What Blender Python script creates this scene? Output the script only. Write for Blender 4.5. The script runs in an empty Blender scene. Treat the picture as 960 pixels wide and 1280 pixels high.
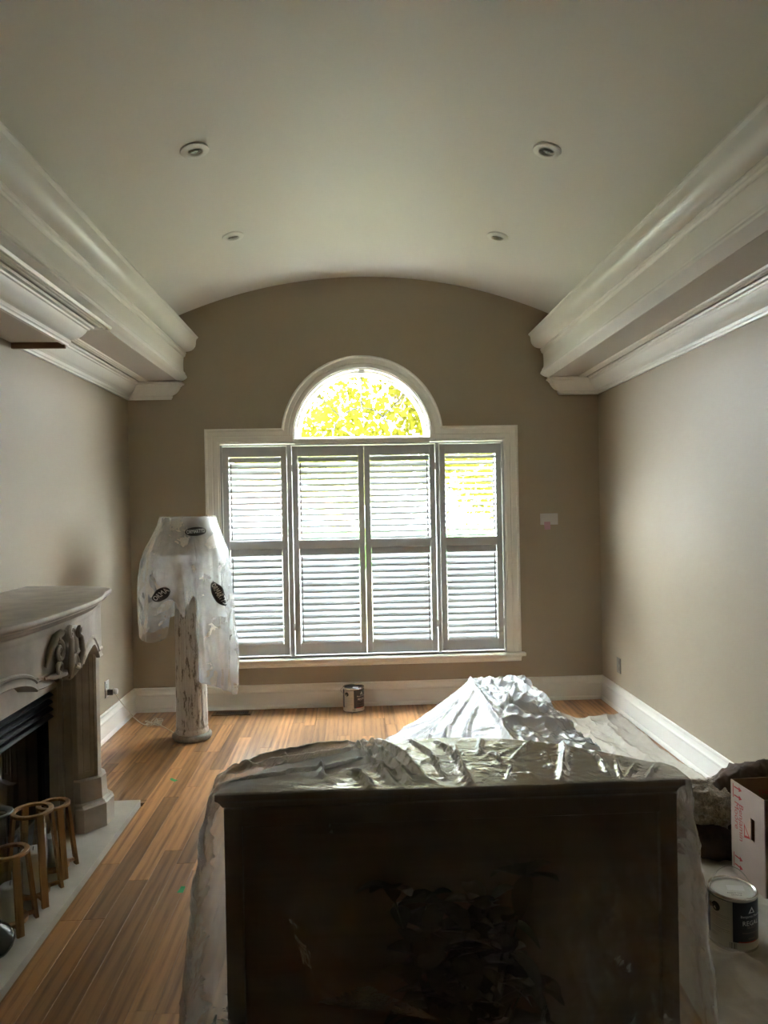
import bpy, bmesh, math, random
import numpy as np
from mathutils import Vector, Matrix

SKY, EXPO = 14.0, 2.75          # light levels
random.seed(7)
rng = np.random.default_rng(11)
SC = bpy.context.scene
COL = SC.collection

# ------------------------------------------------------------------ camera
F_PX, EYE = 900.0, 1.6
def camera_axes():
    d = np.array([443.0 - 480, 635.0 - 640, F_PX]); yc = d / np.linalg.norm(d)
    r = math.radians(1.1)
    dn = np.array([math.sin(r), math.cos(r), 0.0]); dn = dn - yc * dn.dot(yc); dn /= np.linalg.norm(dn)
    return np.array([np.cross(dn, yc), yc, -dn])
CM = camera_axes()
cam_data = bpy.data.cameras.new('camera'); cam = bpy.data.objects.new('camera', cam_data); COL.objects.link(cam)
cam_data.sensor_fit = 'VERTICAL'; cam_data.sensor_height = 36.0; cam_data.sensor_width = 27.0
cam_data.lens = F_PX / 1280 * 36.0; cam_data.clip_start = 0.05; cam_data.clip_end = 300
rw, dw, fw = CM[:, 0], CM[:, 1], CM[:, 2]
cam.matrix_world = Matrix(((rw[0], -dw[0], -fw[0], 0), (rw[1], -dw[1], -fw[1], 0), (rw[2], -dw[2], -fw[2], EYE), (0, 0, 0, 1)))
SC.camera = cam

def on_plane_z(px, py, z=0.0):          # where the ray of a pixel meets the level z
    r = CM @ np.array([px - 480.0, py - 640.0, F_PX]); t = (z - EYE) / r[2]
    return np.array([0, 0, EYE]) + r * t
def on_plane_y(px, py, y):
    r = CM @ np.array([px - 480.0, py - 640.0, F_PX]); t = y / r[1]
    return np.array([0, 0, EYE]) + r * t

# ------------------------------------------------------------------ world, exposure
world = bpy.data.worlds.new('sky'); SC.world = world; world.use_nodes = True
wn = world.node_tree.nodes; wl = world.node_tree.links
bg = wn['Background']
bg.inputs['Color'].default_value = (0.86, 0.94, 1.0, 1); bg.inputs['Strength'].default_value = SKY
SC.view_settings.view_transform = 'Standard'; SC.view_settings.look = 'None'
SC.view_settings.gamma = 1.0; SC.view_settings.use_curve_mapping = False
SC.view_settings.exposure = EXPO
SC.cycles.max_bounces = 12; SC.cycles.diffuse_bounces = 10; SC.cycles.glossy_bounces = 4
SC.cycles.transparent_max_bounces = 24; SC.cycles.transmission_bounces = 6
SC.cycles.sample_clamp_indirect = 20.0
SC.cycles.caustics_reflective = False; SC.cycles.caustics_refractive = False

# ------------------------------------------------------------------ materials
def new_mat(name):
    m = bpy.data.materials.new(name); m.use_nodes = True
    nt = m.node_tree; nt.nodes.clear()
    out = nt.nodes.new('ShaderNodeOutputMaterial')
    return m, nt, out
def N(nt, kind, **kw):
    n = nt.nodes.new(kind)
    for k, v in kw.items():
        if hasattr(n, k) and k not in n.inputs: setattr(n, k, v)
        else: n.inputs[k].default_value = v
    return n
def rgba(c): return (c[0], c[1], c[2], 1.0)
def coords(nt, mode='Object', scale=(1, 1, 1), rnd=False):
    if mode == 'World': s = nt.nodes.new('ShaderNodeNewGeometry').outputs['Position']
    else: s = nt.nodes.new('ShaderNodeTexCoord').outputs[mode]
    mp = nt.nodes.new('ShaderNodeMapping'); mp.inputs['Scale'].default_value = scale
    nt.links.new(s, mp.inputs['Vector'])
    if rnd:
        oi = nt.nodes.new('ShaderNodeObjectInfo')
        mu = N(nt, 'ShaderNodeMath', operation='MULTIPLY'); mu.inputs[1].default_value = 37.0
        nt.links.new(oi.outputs['Random'], mu.inputs[0])
        cb = nt.nodes.new('ShaderNodeCombineXYZ')
        for k in 'XYZ': nt.links.new(mu.outputs[0], cb.inputs[k])
        nt.links.new(cb.outputs[0], mp.inputs['Location'])
    return mp.outputs['Vector']
def ramp(nt, fac, stops):
    r = nt.nodes.new('ShaderNodeValToRGB'); e = r.color_ramp.elements
    while len(e) < len(stops): e.new(0.5)
    for el, (p, c) in zip(e, stops): el.position = p; el.color = rgba(c)
    nt.links.new(fac, r.inputs['Fac']); return r.outputs['Color']
def plain(name, col, rough=0.5, metal=0.0, spec=0.5, vary=0.06, scale=6.0, bump=0.0, bscale=60.0, coat=0.0, sheen=0.0, mode='Object', trans=0.0):
    m, nt, out = new_mat(name)
    b = N(nt, 'ShaderNodeBsdfPrincipled', Roughness=rough, Metallic=metal)
    b.inputs['Specular IOR Level'].default_value = spec
    b.inputs['Coat Weight'].default_value = coat
    b.inputs['Sheen Weight'].default_value = sheen
    v = coords(nt, mode)
    n = N(nt, 'ShaderNodeTexNoise', Scale=scale, Detail=4.0); nt.links.new(v, n.inputs['Vector'])
    lo = [max(0, c * (1 - vary)) for c in col]; hi = [min(1, c * (1 + vary)) for c in col]
    nt.links.new(ramp(nt, n.outputs['Fac'], [(0.3, lo), (0.7, hi)]), b.inputs['Base Color'])
    if bump:
        n2 = N(nt, 'ShaderNodeTexNoise', Scale=bscale, Detail=3.0); nt.links.new(v, n2.inputs['Vector'])
        bp = N(nt, 'ShaderNodeBump', Strength=bump, Distance=0.01)
        nt.links.new(n2.outputs['Fac'], bp.inputs['Height']); nt.links.new(bp.outputs['Normal'], b.inputs['Normal'])
    nt.links.new(b.outputs[0], out.inputs['Surface'])
    return m
def wood(name, dark, light, axis='Y', rough=0.4, scale=1.0, rnd=True, coat=0.0, tone=0.35):
    m, nt, out = new_mat(name)
    b = N(nt, 'ShaderNodeBsdfPrincipled', Roughness=rough)
    b.inputs['Coat Weight'].default_value = coat; b.inputs['Coat Roughness'].default_value = 0.15
    st = {'X': (1.2, 22, 22), 'Y': (22, 1.2, 22), 'Z': (22, 22, 1.2)}[axis]
    st = tuple(s * scale for s in st)
    v = coords(nt, 'World' if not rnd else 'Object', st, rnd)
    n = N(nt, 'ShaderNodeTexNoise', Scale=1.0, Detail=6.0, Roughness=0.6, Distortion=0.6); nt.links.new(v, n.inputs['Vector'])
    st2 = tuple(s * 5 for s in st)
    v2 = coords(nt, 'World' if not rnd else 'Object', st2, rnd)
    n2 = N(nt, 'ShaderNodeTexNoise', Scale=1.0, Detail=3.0); nt.links.new(v2, n2.inputs['Vector'])
    w = N(nt, 'ShaderNodeTexWave', Scale=0.35, Distortion=9.0, Detail=2.0); w.inputs['Detail Scale'].default_value = 0.6
    w.bands_direction = {'X': 'Y', 'Y': 'X', 'Z': 'X'}[axis]
    nt.links.new(v, w.inputs['Vector'])
    mx = N(nt, 'ShaderNodeMath', operation='MULTIPLY_ADD'); mx.inputs[1].default_value = 0.22
    nt.links.new(w.outputs['Fac'], mx.inputs[0]); nt.links.new(n.outputs['Fac'], mx.inputs[2])
    mx2 = N(nt, 'ShaderNodeMath', operation='MULTIPLY_ADD'); mx2.inputs[1].default_value = 0.42
    nt.links.new(n2.outputs['Fac'], mx2.inputs[0]); nt.links.new(mx.outputs[0], mx2.inputs[2])
    c = ramp(nt, mx2.outputs[0], [(0.52, dark), (0.92, light)])
    if rnd:
        oi = nt.nodes.new('ShaderNodeObjectInfo')
        mr = N(nt, 'ShaderNodeMapRange'); mr.inputs['To Min'].default_value = 1 - tone; mr.inputs['To Max'].default_value = 1 + tone
        nt.links.new(oi.outputs['Random'], mr.inputs['Value'])
        hs = N(nt, 'ShaderNodeHueSaturation'); nt.links.new(c, hs.inputs['Color']); nt.links.new(mr.outputs[0], hs.inputs['Value'])
        c = hs.outputs['Color']
    nt.links.new(c, b.inputs['Base Color'])
    bp = N(nt, 'ShaderNodeBump', Strength=0.12, Distance=0.002)
    nt.links.new(n2.outputs['Fac'], bp.inputs['Height']); nt.links.new(bp.outputs['Normal'], b.inputs['Normal'])
    nt.links.new(b.outputs[0], out.inputs['Surface'])
    return m
def schlick(nt, gloss, f0, normal=None, power=4.0):
    """two-sided Fresnel of a thin sheet"""
    lw = nt.nodes.new('ShaderNodeLayerWeight')
    lw.inputs['Blend'].default_value = 0.5
    if normal is not None: nt.links.new(normal, lw.inputs['Normal'])
    pw = N(nt, 'ShaderNodeMath', operation='POWER'); pw.inputs[1].default_value = power; nt.links.new(lw.outputs['Facing'], pw.inputs[0])
    mu = N(nt, 'ShaderNodeMath', operation='MULTIPLY_ADD'); mu.inputs[1].default_value = gloss * (1 - f0); mu.inputs[2].default_value = gloss * f0
    nt.links.new(pw.outputs[0], mu.inputs[0]); return mu
def film(name, lo, hi, col=(0.86, 0.88, 0.9), rough=0.18, nscale=3.0, gloss=0.55, wr=0.25, wscale=9.0, tr=0.5, f0=0.06, graze=0.0, power=4.0):
    """thin polythene: partly clear, partly milky, glossy"""
    m, nt, out = new_mat(name)
    v = coords(nt, 'World')
    n = N(nt, 'ShaderNodeTexNoise', Scale=nscale, Detail=5.0, Roughness=0.6, Distortion=0.8); nt.links.new(v, n.inputs['Vector'])
    mr = N(nt, 'ShaderNodeMapRange'); mr.inputs['From Min'].default_value = 0.3; mr.inputs['From Max'].default_value = 0.7
    mr.inputs['To Min'].default_value = lo; mr.inputs['To Max'].default_value = hi
    nt.links.new(n.outputs['Fac'], mr.inputs['Value'])
    n2 = N(nt, 'ShaderNodeTexNoise', Scale=wscale, Detail=4.0, Roughness=0.55, Distortion=1.5); nt.links.new(v, n2.inputs['Vector'])
    bp = N(nt, 'ShaderNodeBump', Strength=wr, Distance=0.02); nt.links.new(n2.outputs['Fac'], bp.inputs['Height'])
    tp = N(nt, 'ShaderNodeBsdfTransparent', Color=(0.97, 0.97, 0.96, 1))
    df = N(nt, 'ShaderNodeBsdfDiffuse', Color=rgba(col)); tl = N(nt, 'ShaderNodeBsdfTranslucent', Color=rgba(col))
    gl = N(nt, 'ShaderNodeBsdfGlossy', Color=(0.95, 0.95, 0.95, 1), Roughness=rough)
    for s in (df, tl, gl): nt.links.new(bp.outputs['Normal'], s.inputs['Normal'])
    a = N(nt, 'ShaderNodeMixShader', Fac=tr); nt.links.new(df.outputs[0], a.inputs[1]); nt.links.new(tl.outputs[0], a.inputs[2])
    haze = mr.outputs[0]
    if graze:                                 # seen edge-on there is more film to look through
        lw = nt.nodes.new('ShaderNodeLayerWeight'); lw.inputs['Blend'].default_value = 0.5
        p2 = N(nt, 'ShaderNodeMath', operation='POWER'); p2.inputs[1].default_value = 2.0; nt.links.new(lw.outputs['Facing'], p2.inputs[0])
        ad = N(nt, 'ShaderNodeMath', operation='MULTIPLY_ADD', use_clamp=True); ad.inputs[1].default_value = graze
        nt.links.new(p2.outputs[0], ad.inputs[0]); nt.links.new(haze, ad.inputs[2]); haze = ad.outputs[0]
    c = N(nt, 'ShaderNodeMixShader'); nt.links.new(haze, c.inputs['Fac'])
    nt.links.new(tp.outputs[0], c.inputs[1]); nt.links.new(a.outputs[0], c.inputs[2])
    mu = schlick(nt, gloss, f0, bp.outputs['Normal'], power)
    d = N(nt, 'ShaderNodeMixShader'); nt.links.new(mu.outputs[0], d.inputs['Fac'])
    nt.links.new(c.outputs[0], d.inputs[1]); nt.links.new(gl.outputs[0], d.inputs[2])
    nt.links.new(d.outputs[0], out.inputs['Surface'])
    return m
def glass(name, tint=(0.97, 0.98, 0.98), gloss=1.0, rough=0.0):
    m, nt, out = new_mat(name)
    tp = N(nt, 'ShaderNodeBsdfTransparent', Color=rgba(tint)); gl = N(nt, 'ShaderNodeBsdfGlossy', Roughness=rough)
    mu = schlick(nt, gloss, 0.06)
    d = N(nt, 'ShaderNodeMixShader'); nt.links.new(mu.outputs[0], d.inputs['Fac'])
    nt.links.new(tp.outputs[0], d.inputs[1]); nt.links.new(gl.outputs[0], d.inputs[2]); nt.links.new(d.outputs[0], out.inputs['Surface'])
    return m
def leafy(name, c1, c2, tr=0.55):
    m, nt, out = new_mat(name)
    v = coords(nt, 'World'); n = N(nt, 'ShaderNodeTexNoise', Scale=2.5, Detail=3.0); nt.links.new(v, n.inputs['Vector'])
    c = ramp(nt, n.outputs['Fac'], [(0.3, c1), (0.7, c2)])
    df = nt.nodes.new('ShaderNodeBsdfDiffuse'); tl = nt.nodes.new('ShaderNodeBsdfTranslucent')
    nt.links.new(c, df.inputs['Color']); nt.links.new(c, tl.inputs['Color'])
    a = N(nt, 'ShaderNodeMixShader', Fac=tr); nt.links.new(df.outputs[0], a.inputs[1]); nt.links.new(tl.outputs[0], a.inputs[2])
    nt.links.new(a.outputs[0], out.inputs['Surface'])
    return m
def flaking(name):
    """old cream paint flaking off grey-brown wood, streaked along the column"""
    m, nt, out = new_mat(name)
    b = N(nt, 'ShaderNodeBsdfPrincipled', Roughness=0.6)
    v = coords(nt, 'Object', (14, 14, 3.2))
    n = N(nt, 'ShaderNodeTexNoise', Scale=2.6, Detail=10.0, Roughness=0.78); nt.links.new(v, n.inputs['Vector'])
    c = ramp(nt, n.outputs['Fac'], [(0.0, (0.10, 0.075, 0.055)), (0.43, (0.16, 0.125, 0.10)), (0.455, (0.46, 0.42, 0.37)), (0.62, (0.53, 0.49, 0.45)), (0.9, (0.42, 0.38, 0.34))])
    nt.links.new(c, b.inputs['Base Color'])
    bp = N(nt, 'ShaderNodeBump', Strength=0.5, Distance=0.004); nt.links.new(n.outputs['Fac'], bp.inputs['Height'])
    nt.links.new(bp.outputs['Normal'], b.inputs['Normal']); nt.links.new(b.outputs[0], out.inputs['Surface'])
    return m

M = {}
M['wall'] = plain('taupe_wall_paint', (0.385, 0.325, 0.24), rough=0.5, spec=0.32, vary=0.03, scale=1.5, bump=0.015, bscale=90, mode='World')
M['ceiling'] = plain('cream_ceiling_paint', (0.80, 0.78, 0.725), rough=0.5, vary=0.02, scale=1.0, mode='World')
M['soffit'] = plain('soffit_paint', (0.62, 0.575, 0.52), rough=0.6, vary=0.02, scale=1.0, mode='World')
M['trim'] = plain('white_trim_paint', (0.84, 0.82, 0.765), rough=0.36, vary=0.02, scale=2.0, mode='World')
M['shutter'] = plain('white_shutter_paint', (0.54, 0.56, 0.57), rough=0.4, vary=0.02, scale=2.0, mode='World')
M['plank'] = wood('oiled_oak_plank', (0.165, 0.068, 0.022), (0.40, 0.20, 0.078), 'Y', rough=0.36, tone=0.38, coat=0.15)
M['subfloor'] = wood('oak_boards', (0.12, 0.055, 0.02), (0.30, 0.155, 0.065), 'Y', rough=0.4, rnd=False)
M['stone'] = plain('honed_limestone', (0.40, 0.345, 0.285), rough=0.5, vary=0.16, scale=9, bump=0.06, bscale=40)
M['hearth'] = plain('pale_hearth_stone', (0.42, 0.385, 0.325), rough=0.45, vary=0.10, scale=7, bump=0.03)
M['black'] = plain('black_enamel', (0.018, 0.019, 0.021), rough=0.3, vary=0.1)
M['firebrick'] = plain('dark_firebox_lining', (0.05, 0.047, 0.043), rough=0.7, vary=0.2)
M['fireglass'] = glass('firebox_glass', (0.35, 0.34, 0.33), 1.6, 0.03)
M['teak'] = wood('honey_teak', (0.17, 0.085, 0.03), (0.42, 0.235, 0.095), 'Z', rough=0.42, rnd=False)
M['wax'] = plain('white_candle_wax', (0.78, 0.76, 0.71), rough=0.5, vary=0.02)
M['clear'] = glass('clear_glass', (0.96, 0.97, 0.96))
M['pane'] = glass('window_glass', (0.98, 0.99, 0.985), 0.6)
M['lead'] = plain('dark_lead_came', (0.10, 0.10, 0.10), rough=0.5)
M['metal'] = plain('tinned_steel', (0.62, 0.62, 0.61), rough=0.25, metal=1.0, vary=0.05)
M['darkmetal'] = plain('dark_bronze', (0.07, 0.065, 0.06), rough=0.4, metal=0.6)
M['canlid'] = plain('lid_enamel', (0.58, 0.58, 0.54), rough=0.32, vary=0.05)
M['cream'] = plain('cream_label_paper', (0.58, 0.55, 0.48), rough=0.5, vary=0.03)
M['navy'] = plain('navy_label_paper', (0.012, 0.014, 0.028), rough=0.35)
M['ink'] = plain('black_ink', (0.012, 0.012, 0.013), rough=0.5)
M['greyink'] = plain('grey_ink', (0.22, 0.21, 0.19), rough=0.6)
M['whiteink'] = plain('white_ink', (0.72, 0.72, 0.72), rough=0.5)
M['redink'] = plain('red_ink', (0.42, 0.03, 0.03), rough=0.6)
M['card'] = plain('pale_cardboard', (0.50, 0.40, 0.34), rough=0.75, vary=0.05, bump=0.03)
M['kraft'] = plain('brown_cardboard', (0.22, 0.125, 0.065), rough=0.8, vary=0.08, bump=0.03)
M['column'] = flaking('flaking_cream_paint')
M['colbase'] = plain('mossy_grey_stone', (0.17, 0.155, 0.125), rough=0.7, vary=0.45, scale=22, bump=0.4, bscale=50)
M['shade'] = plain('linen_lamp_shade', (0.60, 0.55, 0.50), rough=0.8, vary=0.04, bump=0.05, bscale=200)
M['bag'] = film('milky_polythene_bag', 0.25, 0.36, nscale=6, wr=0.30, wscale=28, tr=0.6, gloss=1.0, rough=0.18, f0=0.07)
M['film'] = film('clear_dust_sheet', 0.24, 0.31, col=(0.80, 0.73, 0.66), nscale=7, wr=0.10, wscale=16, tr=0.45, gloss=1.0, rough=0.24, f0=0.022, graze=0.75, power=1.7)
M['sheet'] = film('white_dust_sheet', 0.85, 0.95, col=(0.62, 0.63, 0.66), nscale=5, wr=0.25, wscale=22, tr=0.3, gloss=0.9, rough=0.25)
M['canvas'] = plain('canvas_drop_cloth', (0.47, 0.425, 0.36), rough=0.85, vary=0.08, scale=5, bump=0.12, bscale=120, sheen=0.1)
M['terry'] = plain('beige_terry', (0.30, 0.25, 0.185), rough=0.95, vary=0.3, scale=90, bump=0.9, bscale=170, sheen=0.4)
M['leather'] = plain('brown_fabric', (0.075, 0.05, 0.034), rough=0.8, vary=0.25, scale=12, bump=0.25, bscale=40)
M['mahogany'] = wood('dark_mahogany', (0.078, 0.045, 0.03), (0.135, 0.082, 0.056), 'X', rough=0.40, rnd=False, coat=0.8)
M['plant'] = plain('dark_green_leaf', (0.010, 0.020, 0.008), rough=0.5, vary=0.4, scale=8)
M['pot'] = plain('dark_glazed_pot', (0.045, 0.05, 0.045), rough=0.2, vary=0.3, scale=5)
M['plate'] = plain('white_plastic_plate', (0.60, 0.585, 0.58), rough=0.4)
M['greyplate'] = plain('grey_plastic_plate', (0.20, 0.185, 0.16), rough=0.4)
M['pink'] = plain('pink_paper', (0.55, 0.33, 0.42), rough=0.8)
M['green_tape'] = plain('green_tape_paper', (0.05, 0.36, 0.13), rough=0.7)
M['register'] = plain('brown_register_wood', (0.20, 0.115, 0.055), rough=0.45)
M['rawwood'] = wood('raw_wood', (0.14, 0.075, 0.035), (0.26, 0.15, 0.075), 'X', rough=0.6, rnd=False)
M['cord'] = plain('ivory_cord', (0.55, 0.50, 0.40), rough=0.5)
M['leaf'] = leafy('spring_leaf', (0.060, 0.058, 0.005), (0.095, 0.088, 0.010))
M['bark'] = plain('grey_brown_bark', (0.20, 0.16, 0.13), rough=0.9, vary=0.3, scale=6, bump=0.4, bscale=20)
M['lawn'] = plain('spring_lawn', (0.125, 0.13, 0.07), rough=0.95, vary=0.3, scale=3)
M['asphalt'] = plain('asphalt', (0.22, 0.22, 0.22), rough=0.9, vary=0.1)
M['brickwall'] = plain('far_brick', (0.20, 0.09, 0.05), rough=0.9, vary=0.15, scale=8)
M['roof'] = plain('far_roof_shingle', (0.20, 0.19, 0.19), rough=0.9, vary=0.15, scale=10)
M['houseglass'] = plain('far_window_glass', (0.10, 0.12, 0.14), rough=0.1)
M['shrub'] = leafy('evergreen_leaf', (0.05, 0.13, 0.03), (0.11, 0.22, 0.05), 0.3)

# ------------------------------------------------------------------ builders
def put(o, parent=None, loc=None, rot=None):
    COL.objects.link(o)
    if parent is not None: o.parent = parent
    if loc is not None: o.location = loc
    if rot is not None: o.rotation_euler = rot
    return o
def make_mesh(name, verts, faces, mat=None, smooth=False):
    me = bpy.data.meshes.new(name)
    me.from_pydata([tuple(map(float, v)) for v in verts], [], [tuple(map(int, f)) for f in faces]); me.update()
    if mat: me.materials.append(M[mat])
    if smooth:
        me.polygons.foreach_set('use_smooth', [True] * len(me.polygons))
        if isinstance(smooth, (int, float)) and smooth is not True:
            me.set_sharp_from_angle(angle=math.radians(smooth))
    return me
def mob(name, verts, faces, mat, parent=None, loc=None, rot=None, smooth=False):
    return put(bpy.data.objects.new(name, make_mesh(name, verts, faces, mat, smooth)), parent, loc, rot)
def tag(o, label, cat, group=None):
    o['label'] = label; o['category'] = cat
    if group: o['group'] = group
    return o
def structure(o): o['kind'] = 'structure'; return o
def empty(name, loc=(0, 0, 0), rz=0.0, parent=None):
    o = bpy.data.objects.new(name, None); o.empty_display_size = 0.05
    return put(o, parent, loc, (0, 0, rz))
class G:
    """collects geometry for one mesh"""
    def __init__(s): s.v = []; s.f = []
    def add(s, verts, faces):
        k = len(s.v); s.v += [tuple(map(float, p)) for p in verts]; s.f += [tuple(int(i) + k for i in f) for f in faces]; return s
    def box(s, x0, x1, y0, y1, z0, z1, ch=0.0):
        if ch <= 0:
            v = [(x, y, z) for z in (z0, z1) for y in (y0, y1) for x in (x0, x1)]
            return s.add(v, [(0, 2, 3, 1), (4, 5, 7, 6), (0, 1, 5, 4), (2, 6, 7, 3), (0, 4, 6, 2), (1, 3, 7, 5)])
        bm = bmesh.new(); bmesh.ops.create_cube(bm, size=1.0)
        for w in bm.verts: w.co = Vector(((x0 + x1) / 2 + w.co.x * (x1 - x0), (y0 + y1) / 2 + w.co.y * (y1 - y0), (z0 + z1) / 2 + w.co.z * (z1 - z0)))
        bmesh.ops.bevel(bm, geom=bm.edges[:], offset=ch, segments=2, affect='EDGES', profile=0.7)
        bm.verts.index_update(); v = [w.co[:] for w in bm.verts]; f = [[w.index for w in q.verts] for q in bm.faces]; bm.free()
        return s.add(v, f)
    def grid(s, P, close_u=False, close_v=False, flip=False):
        """P: array (nu, nv, 3)"""
        P = np.asarray(P, float); nu, nv = P.shape[:2]; f = []
        for i in range(nu if close_u else nu - 1):
            for j in range(nv if close_v else nv - 1):
                a, b = i * nv + j, ((i + 1) % nu) * nv + j; c, d = ((i + 1) % nu) * nv + (j + 1) % nv, i * nv + (j + 1) % nv
                f.append((a, d, c, b) if flip else (a, b, c, d))
        return s.add(P.reshape(-1, 3), f)
    def lathe(s, prof, n=32, c=(0, 0, 0), cap=False):
        P = np.array([[(c[0] + r * math.cos(t), c[1] + r * math.sin(t), c[2] + z) for r, z in prof] for t in np.linspace(0, 2 * math.pi, n, endpoint=False)])
        s.grid(P, close_u=True)
        return s
    def tube(s, pts, rad, n=8, cap=True):
        pts = [Vector(p) for p in pts]; m = len(pts)
        rad = [rad] * m if isinstance(rad, (int, float)) else list(rad)
        k = len(s.v); ref = None; rings = []
        for i, p in enumerate(pts):
            t = (pts[min(i + 1, m - 1)] - pts[max(i - 1, 0)]); t.normalize()
            if ref is None: ref = t.orthogonal().normalized()
            a = (ref - t * ref.dot(t)); a = a.normalized() if a.length > 1e-6 else t.orthogonal().normalized(); ref = a; b = t.cross(a)
            rings.append([tuple(p + (a * math.cos(q) + b * math.sin(q)) * rad[i]) for q in [2 * math.pi * j / n for j in range(n)]])
        for r in rings: s.v += r
        for i in range(m - 1):
            for j in range(n):
                s.f.append((k + i * n + j, k + i * n + (j + 1) % n, k + (i + 1) * n + (j + 1) % n, k + (i + 1) * n + j))
        if cap: s.f.append(tuple(k + j for j in range(n))[::-1]); s.f.append(tuple(k + (m - 1) * n + j for j in range(n)))
        return s
    def prism(s, poly, axis, a, b):
        """poly in the two other axes (x,y,z order), extruded along axis from a to b"""
        n = len(poly)
        def mk(p, t):
            return {'x': (t, p[0], p[1]), 'y': (p[0], t, p[1]), 'z': (p[0], p[1], t)}[axis]
        v = [mk(p, a) for p in poly] + [mk(p, b) for p in poly]
        f = [tuple(range(n))[::-1], tuple(range(n, 2 * n))] + [(i, (i + 1) % n, n + (i + 1) % n, n + i) for i in range(n)]
        return s.add(v, f)
    def obj(s, name, mat, parent=None, loc=None, rot=None, smooth=False):
        return mob(name, s.v, s.f, mat, parent, loc, rot, smooth)
    def mesh(s, name, mat, smooth=False): return make_mesh(name, s.v, s.f, mat, smooth)

def sweep_plan(g, path, prof, side=1, caps=True):
    """sweeps a closed profile (offset into the room, z) along a plan path with mitred corners; the room lies to the right of the path when side=1"""
    P = [np.array(p, float) for p in path]; n = len(P); L = []
    for i in range(n):
        ns = []
        if i > 0: d = P[i] - P[i - 1]; d /= np.linalg.norm(d); ns.append(np.array([d[1], -d[0]]) * side)
        if i < n - 1: d = P[i + 1] - P[i]; d /= np.linalg.norm(d); ns.append(np.array([d[1], -d[0]]) * side)
        if len(ns) == 1: m = ns[0]
        else:
            m = ns[0] + ns[1]; m = m / np.linalg.norm(m); m = m / m.dot(ns[0])
        L.append(m)
    A = np.array([[(P[i][0] + L[i][0] * d, P[i][1] + L[i][1] * d, z) for d, z in prof] for i in range(n)])
    k = len(g.v); g.grid(A, close_v=True)
    if caps:
        q = len(prof); g.f.append(tuple(k + j for j in range(q))); g.f.append(tuple(k + (n - 1) * q + j for j in range(q))[::-1])
    return g
def text_geo(s, size=1.0, align='CENTER'):
    cu = bpy.data.curves.new('lettering', 'FONT'); cu.body = s; cu.size = size; cu.align_x = align; cu.align_y = 'CENTER'; cu.resolution_u = 2
    o = bpy.data.objects.new('lettering', cu); COL.objects.link(o)
    me = bpy.data.meshes.new_from_object(o.evaluated_get(bpy.context.evaluated_depsgraph_get()))
    v = np.array([w.co[:] for w in me.vertices]); f = [tuple(p.vertices) for p in me.polygons]
    bpy.data.objects.remove(o); bpy.data.curves.remove(cu); bpy.data.meshes.remove(me)
    return v, f
def smooth01(x): x = np.clip(x, 0, 1); return x * x * (3 - 2 * x)
PERM = rng.random((64, 64, 64))
def vnoise(x, y, z=0.0):
    """smooth value noise in [0,1], vectorised"""
    x, y, z = np.broadcast_arrays(np.asarray(x, float), np.asarray(y, float), np.asarray(z, float))
    xi, yi, zi = np.floor(x).astype(int), np.floor(y).astype(int), np.floor(z).astype(int)
    fx, fy, fz = smooth01(x - xi), smooth01(y - yi), smooth01(z - zi)
    def p(a, b, c): return PERM[(xi + a) % 64, (yi + b) % 64, (zi + c) % 64]
    def l(a, b, t): return a + (b - a) * t
    return l(l(l(p(0, 0, 0), p(1, 0, 0), fx), l(p(0, 1, 0), p(1, 1, 0), fx), fy), l(l(p(0, 0, 1), p(1, 0, 1), fx), l(p(0, 1, 1), p(1, 1, 1), fx), fy), fz)
def fbm(x, y, z=0.0, o=4):
    s = 0; a = 0.5
    for k in range(o): s = s + a * vnoise(x * 2 ** k + 13 * k, y * 2 ** k + 7 * k, np.asarray(z) * 2 ** k + 3 * k); a /= 2
    return s
def ridged(x, y, z=0.0, o=3):
    s = 0; a = 0.6
    for k in range(o): s = s + a * (1 - np.abs(2 * vnoise(x * 2 ** k + 5 * k, y * 2 ** k + 11 * k, np.asarray(z) * 2 ** k) - 1)) ** 3; a /= 2
    return s
def seg_dist(X, Y, pts):
    """distance from every (X, Y) to a polyline and the arc parameter 0..1 of the nearest point"""
    best = np.full(X.shape, 1e9); par = np.zeros(X.shape)
    pts = np.asarray(pts, float); ln = np.linalg.norm(np.diff(pts, axis=0), axis=1); tot = ln.sum(); acc = 0
    for (a, b, l) in zip(pts[:-1], pts[1:], ln):
        d = b - a; t = np.clip(((X - a[0]) * d[0] + (Y - a[1]) * d[1]) / (l * l + 1e-12), 0, 1)
        q = np.hypot(X - a[0] - t * d[0], Y - a[1] - t * d[1]); m = q < best
        best = np.where(m, q, best); par = np.where(m, (acc + t * l) / tot, par); acc += l
    return best, par
def crease(X, Y, pts, w, h):
    d, t = seg_dist(X, Y, pts)
    return h * np.exp(-(d / w) ** 2) * np.sin(np.pi * np.clip(t * 0.92 + 0.04, 0, 1)) ** 0.5
# ================================================================== THE ROOM
XL, XR, D, YB = -1.79, 2.01, 5.826, -1.7
XM = 0.11                                    # axis of the vault
WX, AZ = 0.0755, 2.174                       # window axis, centre height of the fan light
HX0, HX1, HZ0, HZ1, AR = -1.07, 1.222, 0.42, 2.135, 0.545   # opening in the back wall

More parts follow.
